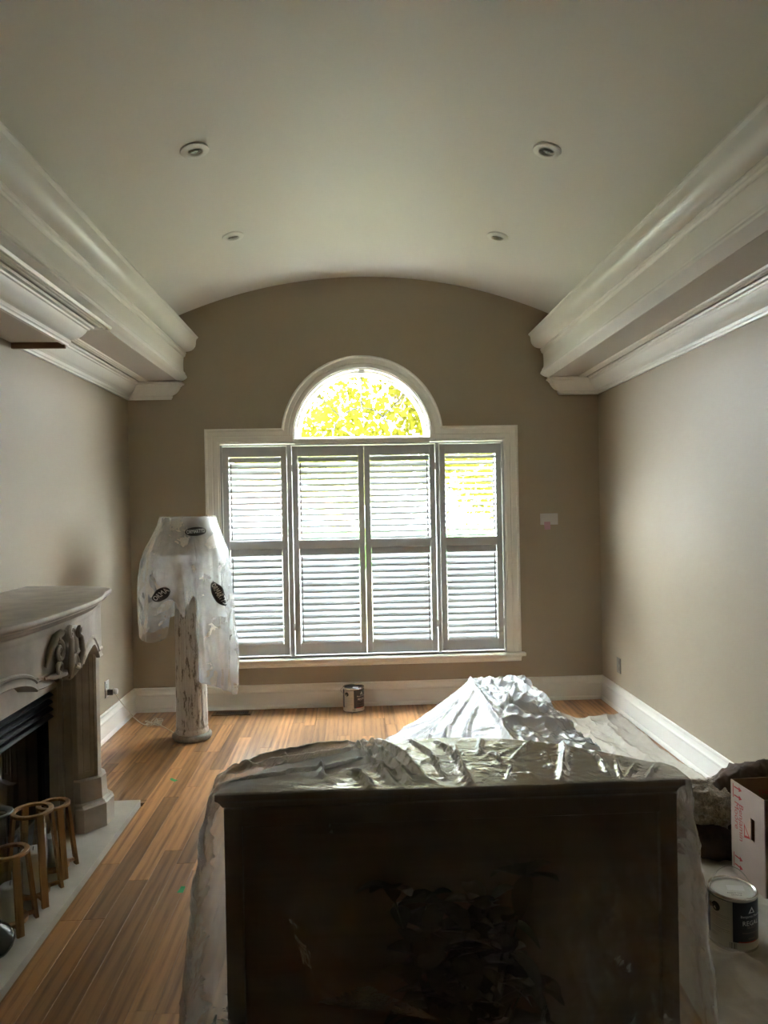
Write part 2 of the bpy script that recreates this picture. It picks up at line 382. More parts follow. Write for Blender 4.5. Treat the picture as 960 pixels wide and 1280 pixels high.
# floor: dark slab below, single oak planks above
flo = structure(G().box(XL - 0.15, XR + 0.15, YB, D + 0.2, -0.12, -0.018).obj('floor', 'subfloor'))
g = G().box(XL, XR, YB, 1.25, -0.018, -0.0005)
g.obj('rear_boards', 'subfloor', flo)
plank_mesh = {}
def plank(x0, x1, y0, y1):
    L = round(y1 - y0, 2); key = (round(x1 - x0, 3), L)
    if key not in plank_mesh:
        w, l, c = (x1 - x0) / 2 - 0.0007, L / 2 - 0.0006, 0.0004
        v = [(-w, -l, -0.018), (w, -l, -0.018), (w, l, -0.018), (-w, l, -0.018), (-w, -l, -c), (w, -l, -c), (w, l, -c), (-w, l, -c),
             (-w + c, -l + c, 0), (w - c, -l + c, 0), (w - c, l - c, 0), (-w + c, l - c, 0)]
        f = [(0, 1, 5, 4), (1, 2, 6, 5), (2, 3, 7, 6), (3, 0, 4, 7), (4, 5, 9, 8), (5, 6, 10, 9), (6, 7, 11, 10), (7, 4, 8, 11), (8, 9, 10, 11)]
        plank_mesh[key] = make_mesh('plank', v, f, 'plank')
    put(bpy.data.objects.new('plank', plank_mesh[key]), flo, ((x0 + x1) / 2, (y0 + y1) / 2, 0))
PW = 0.0864
HEX, HEY = -1.205, 4.0                       # hearth: front edge and far edge
x = XL; k = 0
while x < XR - 0.01:
    x1 = min(x + PW, XR)
    y = 1.25 - random.uniform(0, 0.6) if x > HEX - 0.02 else HEY + 0.045
    first = True
    while y < D - 0.02:
        L = random.choice([0.45, 0.6, 0.75, 0.9, 0.9, 1.05, 1.2, 1.35])
        y1 = min(y + L, D)
        if D - y1 < 0.3: y1 = D
        y0 = max(y, 1.25)
        if y1 > y0 + 0.05: plank(x, x1, y0, y0 + round(y1 - y0, 2))
        y = y1
    x = x1
put(bpy.data.objects.new('border_plank', G().box(XL, HEX + 0.03, HEY, HEY + 0.044, -0.018, 0.0, 0.001).mesh('border_plank', 'rawwood')), flo)

# walls
structure(G().box(XL - 0.15, XL, YB - 0.15, D + 0.2, -0.12, 3.7).obj('wall_left', 'wall'))
structure(G().box(XR, XR + 0.15, YB - 0.15, D + 0.2, -0.12, 3.7).obj('wall_right', 'wall'))
structure(G().box(XL, XR, YB - 0.15, YB, -0.12, 3.7).obj('wall_rear', 'wall'))
def hole_top(x):
    dx = abs(x - WX)
    return AZ + math.sqrt(max(AR * AR - dx * dx, 0)) if dx < AR - 1e-6 else HZ1
g = G(); ARX = AR
xs = sorted(set([HX0, HX1, WX - AR, WX + AR] + [WX + AR * math.cos(t) for t in np.linspace(0, math.pi, 41)]))
T = 0.18
for yy, fl in ((D, False), (D + T, True)):
    def q(x0, x1, a0, a1, b0, b1):
        v = [(x0, yy, a0), (x1, yy, b0), (x1, yy, b1), (x0, yy, a1)]; g.add(v, [(0, 1, 2, 3)] if not fl else [(3, 2, 1, 0)])
    q(XL - 0.15, HX0, -0.12, 3.7, -0.12, 3.7); q(HX1, XR + 0.15, -0.12, 3.7, -0.12, 3.7); q(HX0, HX1, -0.12, HZ0, -0.12, HZ0)
    for a, b in zip(xs[:-1], xs[1:]):
        if b <= WX - AR + 1e-6 or a >= WX + AR - 1e-6: za = zb = HZ1
        else:
            za = hole_top(a) if abs(a - WX) < AR - 1e-6 else AZ; zb = hole_top(b) if abs(b - WX) < AR - 1e-6 else AZ
        q(a, b, za, 3.7, zb, 3.7)
structure(g.obj('wall_back', 'wall'))

# barrel ceiling
RC, ZA = 3.82, 3.465
g = G(); ang = [math.asin((x - XM) / RC) for x in np.linspace(XL - 0.05, XR + 0.05, 61)]
P = np.array([[(XM + (RC + o) * math.sin(a), y, ZA - RC + (RC + o) * math.cos(a)) for y, o in ((YB - 0.1, 0), (D + 0.02, 0), (D + 0.02, 0.1), (YB - 0.1, 0.1))] for a in ang])
g.grid(P, close_v=True)
structure(g.obj('ceiling', 'ceiling', smooth=30))
def vault_z(x): return ZA - RC + math.sqrt(RC * RC - (x - XM) ** 2)

# big crown boxes along both side walls
big = [(0.0, 2.985), (0.552, 2.985), (0.566, 2.992), (0.566, 2.984), (0.553, 2.972), (0.549, 2.955), (0.548, 2.935), (0.543, 2.915), (0.530, 2.897), (0.512, 2.883),
       (0.490, 2.876), (0.464, 2.873), (0.470, 2.866), (0.470, 2.858), (0.464, 2.852), (0.464, 2.842), (0.458, 2.834), (0.449, 2.830), (0.446, 2.80), (0.445, 2.76), (0.446, 2.725),
       (0.452, 2.712), (0.460, 2.706), (0.460, 2.696), (0.466, 2.688), (0.473, 2.676), (0.473, 2.664), (0.455, 2.652), (0.440, 2.644), (0.425, 2.640), (0.415, 2.632), (0.0, 2.632)]
small = [(0.0, 2.492), (0.018, 2.492), (0.020, 2.502), (0.026, 2.508), (0.028, 2.524), (0.036, 2.530), (0.046, 2.534), (0.060, 2.545), (0.074, 2.560), (0.085, 2.577), (0.092, 2.592),
         (0.100, 2.596), (0.103, 2.604), (0.118, 2.608), (0.120, 2.618), (0.112, 2.625), (0.0, 2.625)]
def bead_profile(d0):
    p = [(d0, 2.633)]
    for k in range(3):
        a = d0 + k * 0.021
        p += [(a + 0.001, 2.626), (a + 0.004, 2.620), (a + 0.010, 2.617), (a + 0.016, 2.620), (a + 0.019, 2.626)]
    return p + [(d0 + 0.064, 2.633)]
for k, (wx, s) in enumerate(((XL, 1), (XR, -1))):
    g = G(); sweep_plan(g, [(wx, YB), (wx, D)], big, side=s)
    t = structure(g.obj('trim_%d' % (k + 1), 'trim', smooth=25))
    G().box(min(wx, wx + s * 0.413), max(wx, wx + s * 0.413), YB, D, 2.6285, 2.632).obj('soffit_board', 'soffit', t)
BX, BY = -1.525, 3.895                        # projecting crown over the fireplace
left_path = [(BX, YB), (BX, BY), (XL, BY), (XL, D), (XL + 0.33, D), (XL + 0.33, D + 0.1)]
right_path = [(XR, YB), (XR, D), (XR - 0.31, D), (XR - 0.31, D + 0.1)]
for k, (path, s) in enumerate(((left_path, 1), (right_path, -1))):
    g = G(); sweep_plan(g, path, small, side=s, caps=False)
    t = structure(g.obj('trim_%d' % (k + 3), 'trim', smooth=25))
    b = G(); sweep_plan(b, path[:4] if k == 0 else path[:2], bead_profile(0.128), side=s)
    b.obj('soffit_bead', 'trim', t, smooth=30)
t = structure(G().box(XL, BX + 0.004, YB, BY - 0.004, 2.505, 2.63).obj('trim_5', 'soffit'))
G().box(XL, BX + 0.012, BY - 0.022, BY - 0.002, 2.474, 2.506, 0.002).obj('raw_batten', 'rawwood', t)

# baseboards
base = [(0.0, 0.0), (0.026, 0.0), (0.026, 0.012), (0.020, 0.026), (0.016, 0.030), (0.016, 0.125), (0.020, 0.131), (0.020, 0.141), (0.014, 0.148), (0.010, 0.160), (0.009, 0.174), (0.012, 0.180), (0.010, 0.190), (0.0, 0.192)]
for nm, path in (('baseboard_left', [(XL, 3.86), (XL, D)]), ('baseboard_back', [(XL, D), (XR, D)]), ('baseboard_right', [(XR, D), (XR, YB)])):
    g = G()
    P = [np.array(p) for p in path]; d = (P[1] - P[0]); d /= np.linalg.norm(d); nrm = np.array([d[1], -d[0]])
    def end(pt, dirn, off, z): return (pt[0] + nrm[0] * off + dirn * d[0] * off, pt[1] + nrm[1] * off + dirn * d[1] * off, z)
    m0 = 0 if nm == 'baseboard_left' else 1; m1 = 0 if nm == 'baseboard_right' else -1
    A = np.array([[end(P[0], m0, o, z) for o, z in base], [end(P[1], m1, o, z) for o, z in base]])
    g.grid(A, close_v=True); structure(g.obj(nm, 'trim', smooth=25))

# ------------------------------------------------------------------ window: casing, sill, frame, panes
win = structure(empty('window_1', (WX, D, 0.40)))
wl_ = Vector(win.location)
def wobj(g, name, mat, parent=None, smooth=False):
    par = parent or win
    g.v = [(p[0] - wl_.x, p[1] - wl_.y, p[2] - wl_.z) for p in g.v]
    return g.obj(name, mat, par, smooth=smooth)
# casing: outer and inner outline, lofted through a moulded section
na = 40
oa = 0.653; ia = AR
t0o = math.asin((2.25 - AZ) / oa); t0i = -math.asin((AZ - HZ1) / ia)
outer = [(-1.185, 0.40), (-1.185, 2.25)] + [(WX - oa * math.cos(t), AZ + oa * math.sin(t)) for t in np.linspace(t0o, math.pi - t0o, na)] + [(1.336, 2.25), (1.336, 0.40)]
inner = [(HX0, 0.40), (HX0, HZ1)] + [(WX - ia * math.cos(t), AZ + ia * math.sin(t)) for t in np.linspace(t0i, math.pi - t0i, na)] + [(HX1, HZ1), (HX1, 0.40)]
sec = [(1.0, 0.0), (1.0, 0.030), (0.96, 0.033), (0.88, 0.033), (0.84, 0.029), (0.80, 0.024), (0.52, 0.022), (0.49, 0.019), (0.44, 0.018), (0.40, 0.022), (0.12, 0.020), (0.09, 0.014), (0.0, 0.013), (0.0, -0.06)]
P = np.array([[(i[0] + (o[0] - i[0]) * f, D - h, i[1] + (o[1] - i[1]) * f) for f, h in sec] for o, i in zip(outer, inner)])
wobj(G().grid(P), 'casing', 'trim', smooth=30)
g = G()
g.prism([(D - 0.062, 0.398), (D - 0.066, 0.392), (D - 0.062, 0.378), (D - 0.05, 0.374), (D + 0.12, 0.374), (D + 0.12, 0.402), (D - 0.055, 0.402)], 'x', -1.215, 1.366)
wobj(g, 'sill', 'trim')
g = G(); g.prism([(D - 0.045, 0.374), (D - 0.04, 0.366), (D - 0.026, 0.358), (D - 0.022, 0.338), (D - 0.012, 0.328), (D, 0.326), (D, 0.374)], 'x', -1.185, 1.336)
wobj(g, 'apron', 'trim')
# jamb lining behind the casing
JY0, JY1 = D - 0.004, D + T + 0.02
P = np.array([[(i[0], y, i[1]) for y in (JY0, JY1)] for i in inner]); wobj(G().grid(P), 'jamb', 'trim', smooth=30)
# fan light: ring frame, bottom rail, pane, cames
g = G(); prof = [(0.556, D + 0.075), (0.534, D + 0.062), (0.526, D + 0.062), (0.520, D + 0.075), (0.508, D + 0.08), (0.504, D + 0.11), (0.556, D + 0.13)]
P = np.array([[(WX - r * math.cos(t), y, AZ + r * math.sin(t)) for r, y in prof] for t in np.linspace(-0.07, math.pi + 0.07, 49)])
g.grid(P, close_v=True); wobj(g, 'fan_frame', 'trim', smooth=30)
g = G(); g.box(WX - 0.545, WX + 0.545, D - 0.012, D + 0.14, 2.122, 2.164, 0.004); g.box(WX - 0.535, WX + 0.535, D + 0.07, D + 0.13, 2.16, 2.186, 0.004)
wobj(g, 'fan_rail', 'trim')
g = G(); ring = [(WX - 0.512 * math.cos(t), D + 0.10, 2.18 + 0.505 * math.sin(t)) for t in np.linspace(0, math.pi, 40)]
g.add(ring, [tuple(range(40))]); pane = wobj(g, 'pane', 'pane')
def came(pts):
    g = G(); g.tube(pts, 0.0055, 6); return wobj(g, 'lead_came', 'lead')
yc = D + 0.094
came([(WX - 0.24 * math.cos(t), yc, 2.18 + 0.24 * math.sin(t)) for t in np.linspace(0, math.pi, 25)])
for t in (math.radians(44), math.radians(90), math.radians(136)):
    came([(WX - r * math.cos(t), yc, 2.18 + r * math.sin(t)) for r in (0.24, 0.51)])
# lower lights behind the shutters
P1, P2 = -0.514, 0.680                        # posts
g = G(); g.box(HX0, HX1, D + 0.10, D + 0.16, 0.402, 0.46); g.box(HX0, HX1, D + 0.10, D + 0.16, 2.085, 2.13)
for x0, x1 in ((HX0, HX0 + 0.05), (P1 - 0.045, P1 + 0.045), (P2 - 0.045, P2 + 0.045), (HX1 - 0.05, HX1)): g.box(x0, x1, D + 0.10, D + 0.16, 0.44, 2.10)
wobj(g, 'sash_frame', 'trim')
for x0, x1 in ((HX0 + 0.05, P1 - 0.045), (P1 + 0.045, P2 - 0.045), (P2 + 0.045, HX1 - 0.05)):
    wobj(G().box(x0, x1, D + 0.125, D + 0.129, 0.46, 2.085), 'pane', 'pane')

# ------------------------------------------------------------------ plantation shutters: frame + four hinged panels
sf = structure(empty('trim_6', (WX, D, 0.402)))
g = G()
SY0, SY1 = D - 0.008, D + 0.045
for x0, x1 in ((HX0 + 0.001, -1.053), (-0.536, -0.500), (0.664, 0.692), (1.206, HX1 - 0.001)): g.box(x0, x1, SY0, SY1, 0.403, 2.120, 0.002)
g.box(HX0 + 0.001, HX1 - 0.001, SY0, SY1, 2.112, 2.1215); g.box(HX0 + 0.001, HX1 - 0.001, SY0 + 0.012, SY1, 0.403, 0.415)
g.v = [(p[0] - WX, p[1] - D, p[2] - 0.402) for p in g.v]
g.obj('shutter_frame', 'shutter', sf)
LW, LT = 0.064, 0.0075
def louver_mesh(w):
    n = 10; pr = [(LW / 2 * math.cos(2 * math.pi * k / n), LT / 2 * math.sin(2 * math.pi * k / n)) for k in range(n)]
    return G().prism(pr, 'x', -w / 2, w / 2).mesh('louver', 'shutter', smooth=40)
def shutter(x0, x1, rod_side, tilt_up, tilt_low, label):
    w = x1 - x0; cx = (x0 + x1) / 2; z0, z1 = 0.421, 2.107
    e = empty('shutter_panel', (cx, D + 0.018, z0)); tag(e, label, 'shutter', 'plantation shutter panels')
    S = 0.046
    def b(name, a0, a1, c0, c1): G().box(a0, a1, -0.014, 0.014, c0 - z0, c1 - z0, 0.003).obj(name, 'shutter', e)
    b('stile', -w / 2, -w / 2 + S, z0, z1); b('stile', w / 2 - S, w / 2, z0, z1)
    b('top_rail', -w / 2 + S, w / 2 - S, 2.026, z1); b('middle_rail', -w / 2 + S, w / 2 - S, 1.279, 1.350); b('bottom_rail', -w / 2 + S, w / 2 - S, z0, 0.512)
    me = louver_mesh(w - 2 * S - 0.004)
    for (a, c, n, tilt) in ((1.350, 2.026, 14, tilt_up), (0.512, 1.279, 15, tilt_low)):
        p = (c - a) / n
        for k in range(n):
            tl = tilt + (random.uniform(-1.2, 1.2))
            if c < 1.3 and k == n - 1: tl = tilt + 6
            put(bpy.data.objects.new('louver', me), e, (0, 0, a + (k + 0.5) * p - z0), (math.radians(tl), 0, 0))
        xr = rod_side * (w / 2 - S - 0.022)
        yr = -LW / 2 * math.cos(math.radians(tilt)) - 0.006; dz = -LW / 2 * math.sin(math.radians(tilt))
        G().box(xr - 0.0035, xr + 0.0035, yr - 0.004, yr + 0.004, a + p * 0.3 + dz - z0 + 0.02, c - p * 0.6 + dz - z0, 0.001).obj('tilt_rod', 'greyplate', e)
    hx = -w / 2 if rod_side < 0 else w / 2
    for zh in (0.62, 1.9):
        G().box(hx - 0.006, hx + 0.006, -0.02, -0.0145, zh - z0, zh + 0.06 - z0, 0.001).obj('hinge', 'shutter', e)
    return e
shutter(-1.050, -0.540, -1, 46, 61, 'white louvered shutter panel at the lamp end of the window')
shutter(-0.496, 0.0815, -1, 42, 61, 'white shutter panel under the fan light, next to the lamp-end panel')
shutter(0.0845, 0.660, 1, 45, 61, 'white shutter panel under the fan light, next to the panel with open slats')
shutter(0.696, 1.202, 1, 28, 60, 'white shutter panel with upper slats open wide, beside the pink note')

# ------------------------------------------------------------------ recessed lights
def ceiling_hit(px, py):
    r = CM @ np.array([px - 480.0, py - 640.0, F_PX]); o = np.array([-XM, 0, EYE - (ZA - RC)])
    a = r[0] ** 2 + r[2] ** 2; b = 2 * (o[0] * r[0] + o[2] * r[2]); c = o[0] ** 2 + o[2] ** 2 - RC * RC
    t = (-b + math.sqrt(b * b - 4 * a * c)) / (2 * a); return np.array([0, 0, EYE]) + r * t
proto = None
for (px, py, lab) in ((243, 187, 'round recessed downlight over the fireplace side of the room, farther from the window'), (684, 187, 'round recessed downlight on the paint box side of the ceiling, farther from the window'),
                     (291, 295, 'round recessed downlight on the lamp side of the ceiling, close to the window wall'), (622, 295, 'round recessed downlight close to the window wall, on the pink note side')):
    p = ceiling_hit(px, py); a = math.asin((p[0] - XM) / RC)
    e = bpy.data.objects.new('recessed_light', None); e.empty_display_size = 0.05
    put(e, None, (p[0], p[1], p[2] - 0.001), (0, a, 0))
    tag(e, lab, 'downlight', 'recessed ceiling lights')
    if proto is None:
        ringm = G().lathe([(0.036, 0.0), (0.036, -0.009), (0.041, -0.013), (0.058, -0.012), (0.069, -0.009), (0.071, -0.005), (0.070, 0.0)], 32).mesh('trim_ring', 'trim', 35)
        cup = G().lathe([(0.034, -0.004), (0.031, -0.002), (0.029, -0.006), (0.022, -0.006), (0.021, -0.001), (0.0, -0.001)], 28).mesh('gimbal', 'greyplate', 35)
        bulb = G().lathe([(0.0205, -0.003), (0.017, -0.0075), (0.011, -0.006), (0.004, -0.009), (0.0, -0.009)], 24).mesh('bulb_face', 'metal', 35)
        proto = True
    for nm, me in (('trim_ring', ringm), ('gimbal', cup), ('bulb_face', bulb)):
        o = put(bpy.data.objects.new(nm, me), e)
        if nm != 'trim_ring': o.rotation_euler = (0.25, 0, 0)
        if nm != 'trim_ring': o.location = (0, 0, -0.004)

# ------------------------------------------------------------------ small things on walls and floor
e = tag(empty('wall_plate', (1.586, D, 1.48)), 'blank white rectangular plate on the wall right of the window', 'wall plate')
G().box(-0.072, 0.072, -0.014, 0, -0.046, 0.046, 0.004).obj('cover', 'plate', e)
G().box(-0.062, 0.062, -0.016, -0.0135, -0.036, 0.036, 0.001).obj('face', 'plate', e)
g = G(); P = np.array([[(-0.043 + 0.05 * u, -0.0175 - 0.010 * (v ** 2) * (1 - 0.4 * u), -0.022 - 0.064 * v) for v in np.linspace(0, 1, 6)] for u in np.linspace(0, 1, 4)])
P2_ = P.copy(); P2_[:, :, 1] += 0.0008
g.grid(P); g.grid(P2_, flip=True)
tag(g.obj('sticky_note', 'pink', None, (1.586, D, 1.48)), 'small pink sticky note hanging off the white wall plate', 'note')
def outlet(name, x, y, z, side, mat, label):
    e = tag(empty(name, (x, y, z)), label, 'outlet'); s = side
    G().box(min(0, s * 0.007), max(0, s * 0.007), -0.037, 0.037, -0.058, 0.058, 0.002).obj('cover_plate', mat, e)
    for dz in (-0.024, 0.024): G().box(min(s * 0.006, s * 0.010), max(s * 0.006, s * 0.010), -0.017, 0.017, dz - 0.015, dz + 0.015, 0.0015).obj('socket', mat, e)
    return e
outlet('wall_outlet', XR, 5.447, 0.352, -1, 'greyplate', 'grey wall outlet above the baseboard on the right wall')
outlet('wall_outlet', XL, 5.20, 0.345, 1, 'plate', 'wall outlet behind the fireplace with a plug in it')
# floor register
e = tag(empty('floor_register', (-0.993, 5.705, 0)), 'brown slotted floor register by the baseboard beside the column', 'vent')
g = G(); g.box(-0.15, 0.15, -0.055, -0.04, 0, 0.005); g.box(-0.15, 0.15, 0.04, 0.055, 0, 0.005); g.box(-0.15, -0.125, -0.04, 0.04, 0, 0.005); g.box(0.125, 0.15, -0.04, 0.04, 0, 0.005)
g.obj('frame', 'register', e); G().box(-0.126, 0.126, -0.041, 0.041, 0.0002, 0.001).obj('duct', 'ink', e)
me = G().box(-0.0035, 0.0035, -0.04, 0.04, 0.001, 0.0048).mesh('slat', 'register')
for k in range(15): put(bpy.data.objects.new('slat', me), e, (-0.112 + 0.016 * k, 0, 0))
# green tape
for (px, py, rz, l, lab) in ((217, 975.5, 0.9, 0.05, 'short crumpled bit of green tape on the floor beyond the hearth'), (227, 1113, -0.1, 0.042, 'small green tape patch on the floor beside the covered cabinet')):
    p = on_plane_z(px, py)
    P = np.array([[(l / 2 * u, 0.011 * v - 0.002 * u * v, 0.0015 + 0.004 * max(0, u) ** 2) for v in (-1, 0, 1)] for u in np.linspace(-1, 1, 6)])
    Q = P.copy(); Q[:, :, 2] -= 0.0008
    g = G().grid(P); g.grid(Q, flip=True)
    tag(g.obj('green_tape', 'green_tape', None, (p[0], p[1], 0.001), (0, 0, rz + math.pi / 2)), lab, 'tape')
# ================================================================== FIREPLACE
FY = 3.05                                     # its axis
half = [(0.0, -1.172), (0.12, -1.173), (0.25, -1.178), (0.36, -1.190), (0.45, -1.208), (0.53, -1.230), (0.60, -1.248), (0.66, -1.258), (0.71, -1.262), (0.745, -1.266), (0.775, -1.280), (0.80, -1.305), (0.83, -1.345),
        (0.87, -1.40), (0.91, -1.47), (0.94, -1.56), (0.95, -1.66), (0.952, XL)]
def resample(pts, n):
    pts = np.asarray(pts, float); d = np.r_[0, np.cumsum(np.linalg.norm(np.diff(pts, axis=0), axis=1))]
    t = np.linspace(0, d[-1], n); return np.stack([np.interp(t, d, pts[:, k]) for k in range(2)], 1)
full = np.array([(x, FY - d) for d, x in half[::-1]] + [(x, FY + d) for d, x in half[1:]])
full = resample(full, 361)
for _ in range(14): full[1:-1] = 0.25 * full[:-2] + 0.5 * full[1:-1] + 0.25 * full[2:]
def inset(line, o):
    t = np.gradient(line, axis=0); t /= np.linalg.norm(t, axis=1)[:, None]
    nrm = np.stack([-t[:, 1], t[:, 0]], 1)    # to the left of travel (+y) = towards the wall
    q = line + nrm * o; q[:, 0] = np.maximum(q[:, 0], XL); q[0, 0] = q[-1, 0] = XL; return q
fp = tag(empty('fireplace', (XL, FY, 0.0)), 'carved pale limestone fireplace surround with black firebox on the left wall', 'fireplace')
def fobj(g, name, mat, parent=None, smooth=False):
    g.v = [(p[0] - XL, p[1] - FY, p[2]) for p in g.v]
    return g.obj(name, mat, parent or fp, smooth=smooth)
# shelf with moulded edge
g = G(); loops = []
for o, z in ((0.10, 1.207), (0.010, 1.207), (0.003, 1.205), (0.0, 1.199), (0.0, 1.190), (0.004, 1.184), (0.011, 1.180), (0.012, 1.174), (0.020, 1.170), (0.027, 1.160), (0.036, 1.152), (0.048, 1.147), (0.050, 1.141), (0.12, 1.141)):
    L = inset(full, o); loops.append(np.c_[L, np.full(len(L), z)])
P = np.array(loops); g.grid(P, flip=True)
top = P[0]; g.add(list(top), [tuple(range(len(top)))])
fobj(g, 'mantel_shelf', 'stone', smooth=35)
# frieze with scalloped lower edge
def lower(dy):
    a = abs(dy)
    if a < 0.23: return 0.922 + 0.006 * math.cos(a * 20)
    if a < 0.66:
        u = (a - 0.23) / 0.43; base_ = 0.905 + (0.862 - 0.905) * u
        return base_ + 0.082 * math.sin(math.pi * u) ** 0.62
    return 0.862
fl = inset(full, 0.055); fb = inset(full, 0.13)
rows = []
for i in range(len(fl)):
    z0 = lower(fl[i, 1] - FY); r = []
    zs = [1.142, 1.135, 1.12, 1.11, 1.0, z0 + 0.050, z0 + 0.044, z0 + 0.036, z0 + 0.030, z0 + 0.012, z0 + 0.004, z0]
    off = [-0.006, -0.006, -0.002, 0.0, 0.0, 0.0, -0.007, -0.007, -0.001, -0.002, -0.007, -0.002]
    t = fb[i] - fl[i]; t = t / (np.linalg.norm(t) + 1e-9)
    for z, o in zip(zs, off): q = fl[i] + t * o; r.append((q[0], q[1], z))
    r += [(fb[i][0], fb[i][1], z0), (fb[i][0], fb[i][1], 1.142)]
    rows.append(r)
fobj(G().grid(np.array(rows), flip=True), 'frieze', 'stone', smooth=40)
# solid core behind, with the firebox opening
OY0, OY1, OZ, SX = FY - 0.60, FY + 0.60, 0.735, -1.50
g = G(); g.box(XL, SX, FY - 0.82, OY0, 0.02, 1.145); g.box(XL, SX, OY1, FY + 0.82, 0.02, 1.145); g.box(XL, SX, OY0, OY1, OZ, 1.145)
core = fobj(g, 'inner_surround', 'stone')
for s in (-1, 1):                              # stepped jamb mouldings beside the opening and the canted leg
    def py(d): return FY + s * d
    g = G()
    for (x0, x1, d0, d1) in ((-1.52, -1.478, 0.604, 0.70), (-1.50, -1.452, 0.622, 0.72), (-1.47, -1.428, 0.600, 0.74)):
        g.box(x0, x1, min(py(d0), py(d1)), max(py(d0), py(d1)), 0.02, 0.98, 0.004)
    fobj(g, 'jamb_moulding', 'stone')
    plan = [(-1.425, 0.592), (-1.405, 0.592), (-1.325, 0.652), (-1.320, 0.685), (-1.345, 0.735), (-1.40, 0.79), (-1.58, 0.83), (-1.58, 0.70), (-1.425, 0.70)]
    def loft(plan, zs, ins):
        c = np.mean(np.array(plan), 0); out = []
        for z, k in zip(zs, ins): out.append([(x + (0 if x < -1.5 else (k if x > -1.41 else k * 0.5)), py(d + (-k if d < 0.6 else (k if d > 0.68 else -k * 0.4))), z) for x, d in plan])
        return np.array(out)
    g = G(); A = loft(plan, [0.262, 0.99], [0, 0]); g.grid(A, close_v=True, flip=(s > 0)); g.add(A[1], [tuple(range(len(plan)))])
    leg = fobj(g, 'leg', 'stone')
    # raised panel frame on the canted face
    a, b = np.array([-1.405, 0.592]), np.array([-1.325, 0.652]); d = (b - a) / np.linalg.norm(b - a); nn = np.array([d[1], -d[0]])
    g = G(); L = np.linalg.norm(b - a)
    def bar(u0, u1, z0, z1, h=0.006):
        pts = [a + d * u0, a + d * u1, a + d * u1 + nn * h, a + d * u0 + nn * h]
        q = [(p[0], py(p[1])) for p in pts]
        if s < 0: q = q[::-1]
        g.prism(q, 'z', z0, z1)
    bar(0.002, 0.016, 0.27, 0.90); bar(0.030, 0.036, 0.30, 0.90, 0.004); bar(L - 0.036, L - 0.030, 0.30, 0.90, 0.004); bar(L - 0.016, L - 0.002, 0.27, 0.90); bar(0.030, L - 0.030, 0.295, 0.303, 0.004)
    fobj(g, 'panel_moulding', 'stone', leg)
    g = G()
    zs = [0.02, 0.135, 0.142, 0.150, 0.158, 0.262, 0.268]; ins = [0.046, 0.046, 0.038, 0.034, 0.022, 0.018, 0.004]
    A = loft(plan, zs, ins); g.grid(A, close_v=True, flip=(s > 0)); g.add(A[-1], [tuple(range(len(plan)))])
    fobj(g, 'plinth', 'stone', leg)
    # fan-shaped leaf on the cheek
# carved cartouche: shell body, scrolls, leaves
g = G()
cy, cz, cx = FY + 0.01, 1.015, -1.222
th = np.linspace(0, 2 * math.pi, 48, endpoint=False); rr = np.linspace(0.02, 1, 14)
P = []
for r in rr:
    row = []
    for t in th:
        yy = math.cos(t) * r; zz = math.sin(t) * r
        w = 0.080 * (1.0 - 0.25 * zz); lob = 1 + 0.05 * math.cos(9 * t)
        h = 0.050 * math.sqrt(max(0, 1 - r * r * 0.96)) * (1 + 0.26 * math.cos(9 * t) * r)
        row.append((cx + h, cy + yy * w * lob, cz + zz * 0.112 * lob))
    P.append(row)
g.grid(np.array(P), close_v=True, flip=True)
def spiral(y0, z0, r0, turns, sgn, start, rad, x=-1.198):
    pts = []; rads = []; n = int(26 * turns)
    for k in range(n):
        t = k / (n - 1); a = start + sgn * t * turns * 2 * math.pi; r = r0 * (1 - 0.82 * t)
        pts.append((x + 0.012 * math.sin(t * 3), y0 + r * math.cos(a), z0 + r * math.sin(a))); rads.append(rad * (1.1 - 0.6 * t))
    g.tube(pts, rads, 7)
for s in (-1, 1):
    spiral(cy + s * 0.108, cz + 0.03, 0.046, 1.4, s, math.pi / 2, 0.012, -1.208)
    spiral(cy + s * 0.120, cz - 0.045, 0.036, 1.3, -s, -math.pi / 2, 0.012, -1.208)
    spiral(cy + s * 0.045, cz + 0.090, 0.030, 1.2, -s, 0.2, 0.011, -1.186)
    g.tube([(-1.195, cy + s * 0.02, cz + 0.10), (-1.172, cy + s * 0.052, cz + 0.06), (-1.170, cy + s * 0.064, cz), (-1.178, cy + s * 0.052, cz - 0.055), (-1.195, cy + s * 0.02, cz - 0.095)], [0.008, 0.012, 0.013, 0.012, 0.008], 8)
    g.tube([(-1.205, cy + s * 0.05, cz - 0.07), (-1.208, cy + s * 0.13, cz - 0.062), (-1.222, cy + s * 0.20, cz - 0.060)], [0.016, 0.018, 0.006], 8)
    g.tube([(-1.215, cy + s * 0.05, cz + 0.095), (-1.215, cy + s * 0.10, cz + 0.085), (-1.222, cy + s * 0.15, cz + 0.04), (-1.228, cy + s * 0.175, cz - 0.02)], [0.016, 0.018, 0.016, 0.007], 8)
g.tube([(-1.172, cy - 0.018, cz - 0.05), (-1.166, cy, cz - 0.062), (-1.172, cy + 0.018, cz - 0.05)], 0.009, 8)
fobj(g, 'carved_cartouche', 'stone', smooth=50)
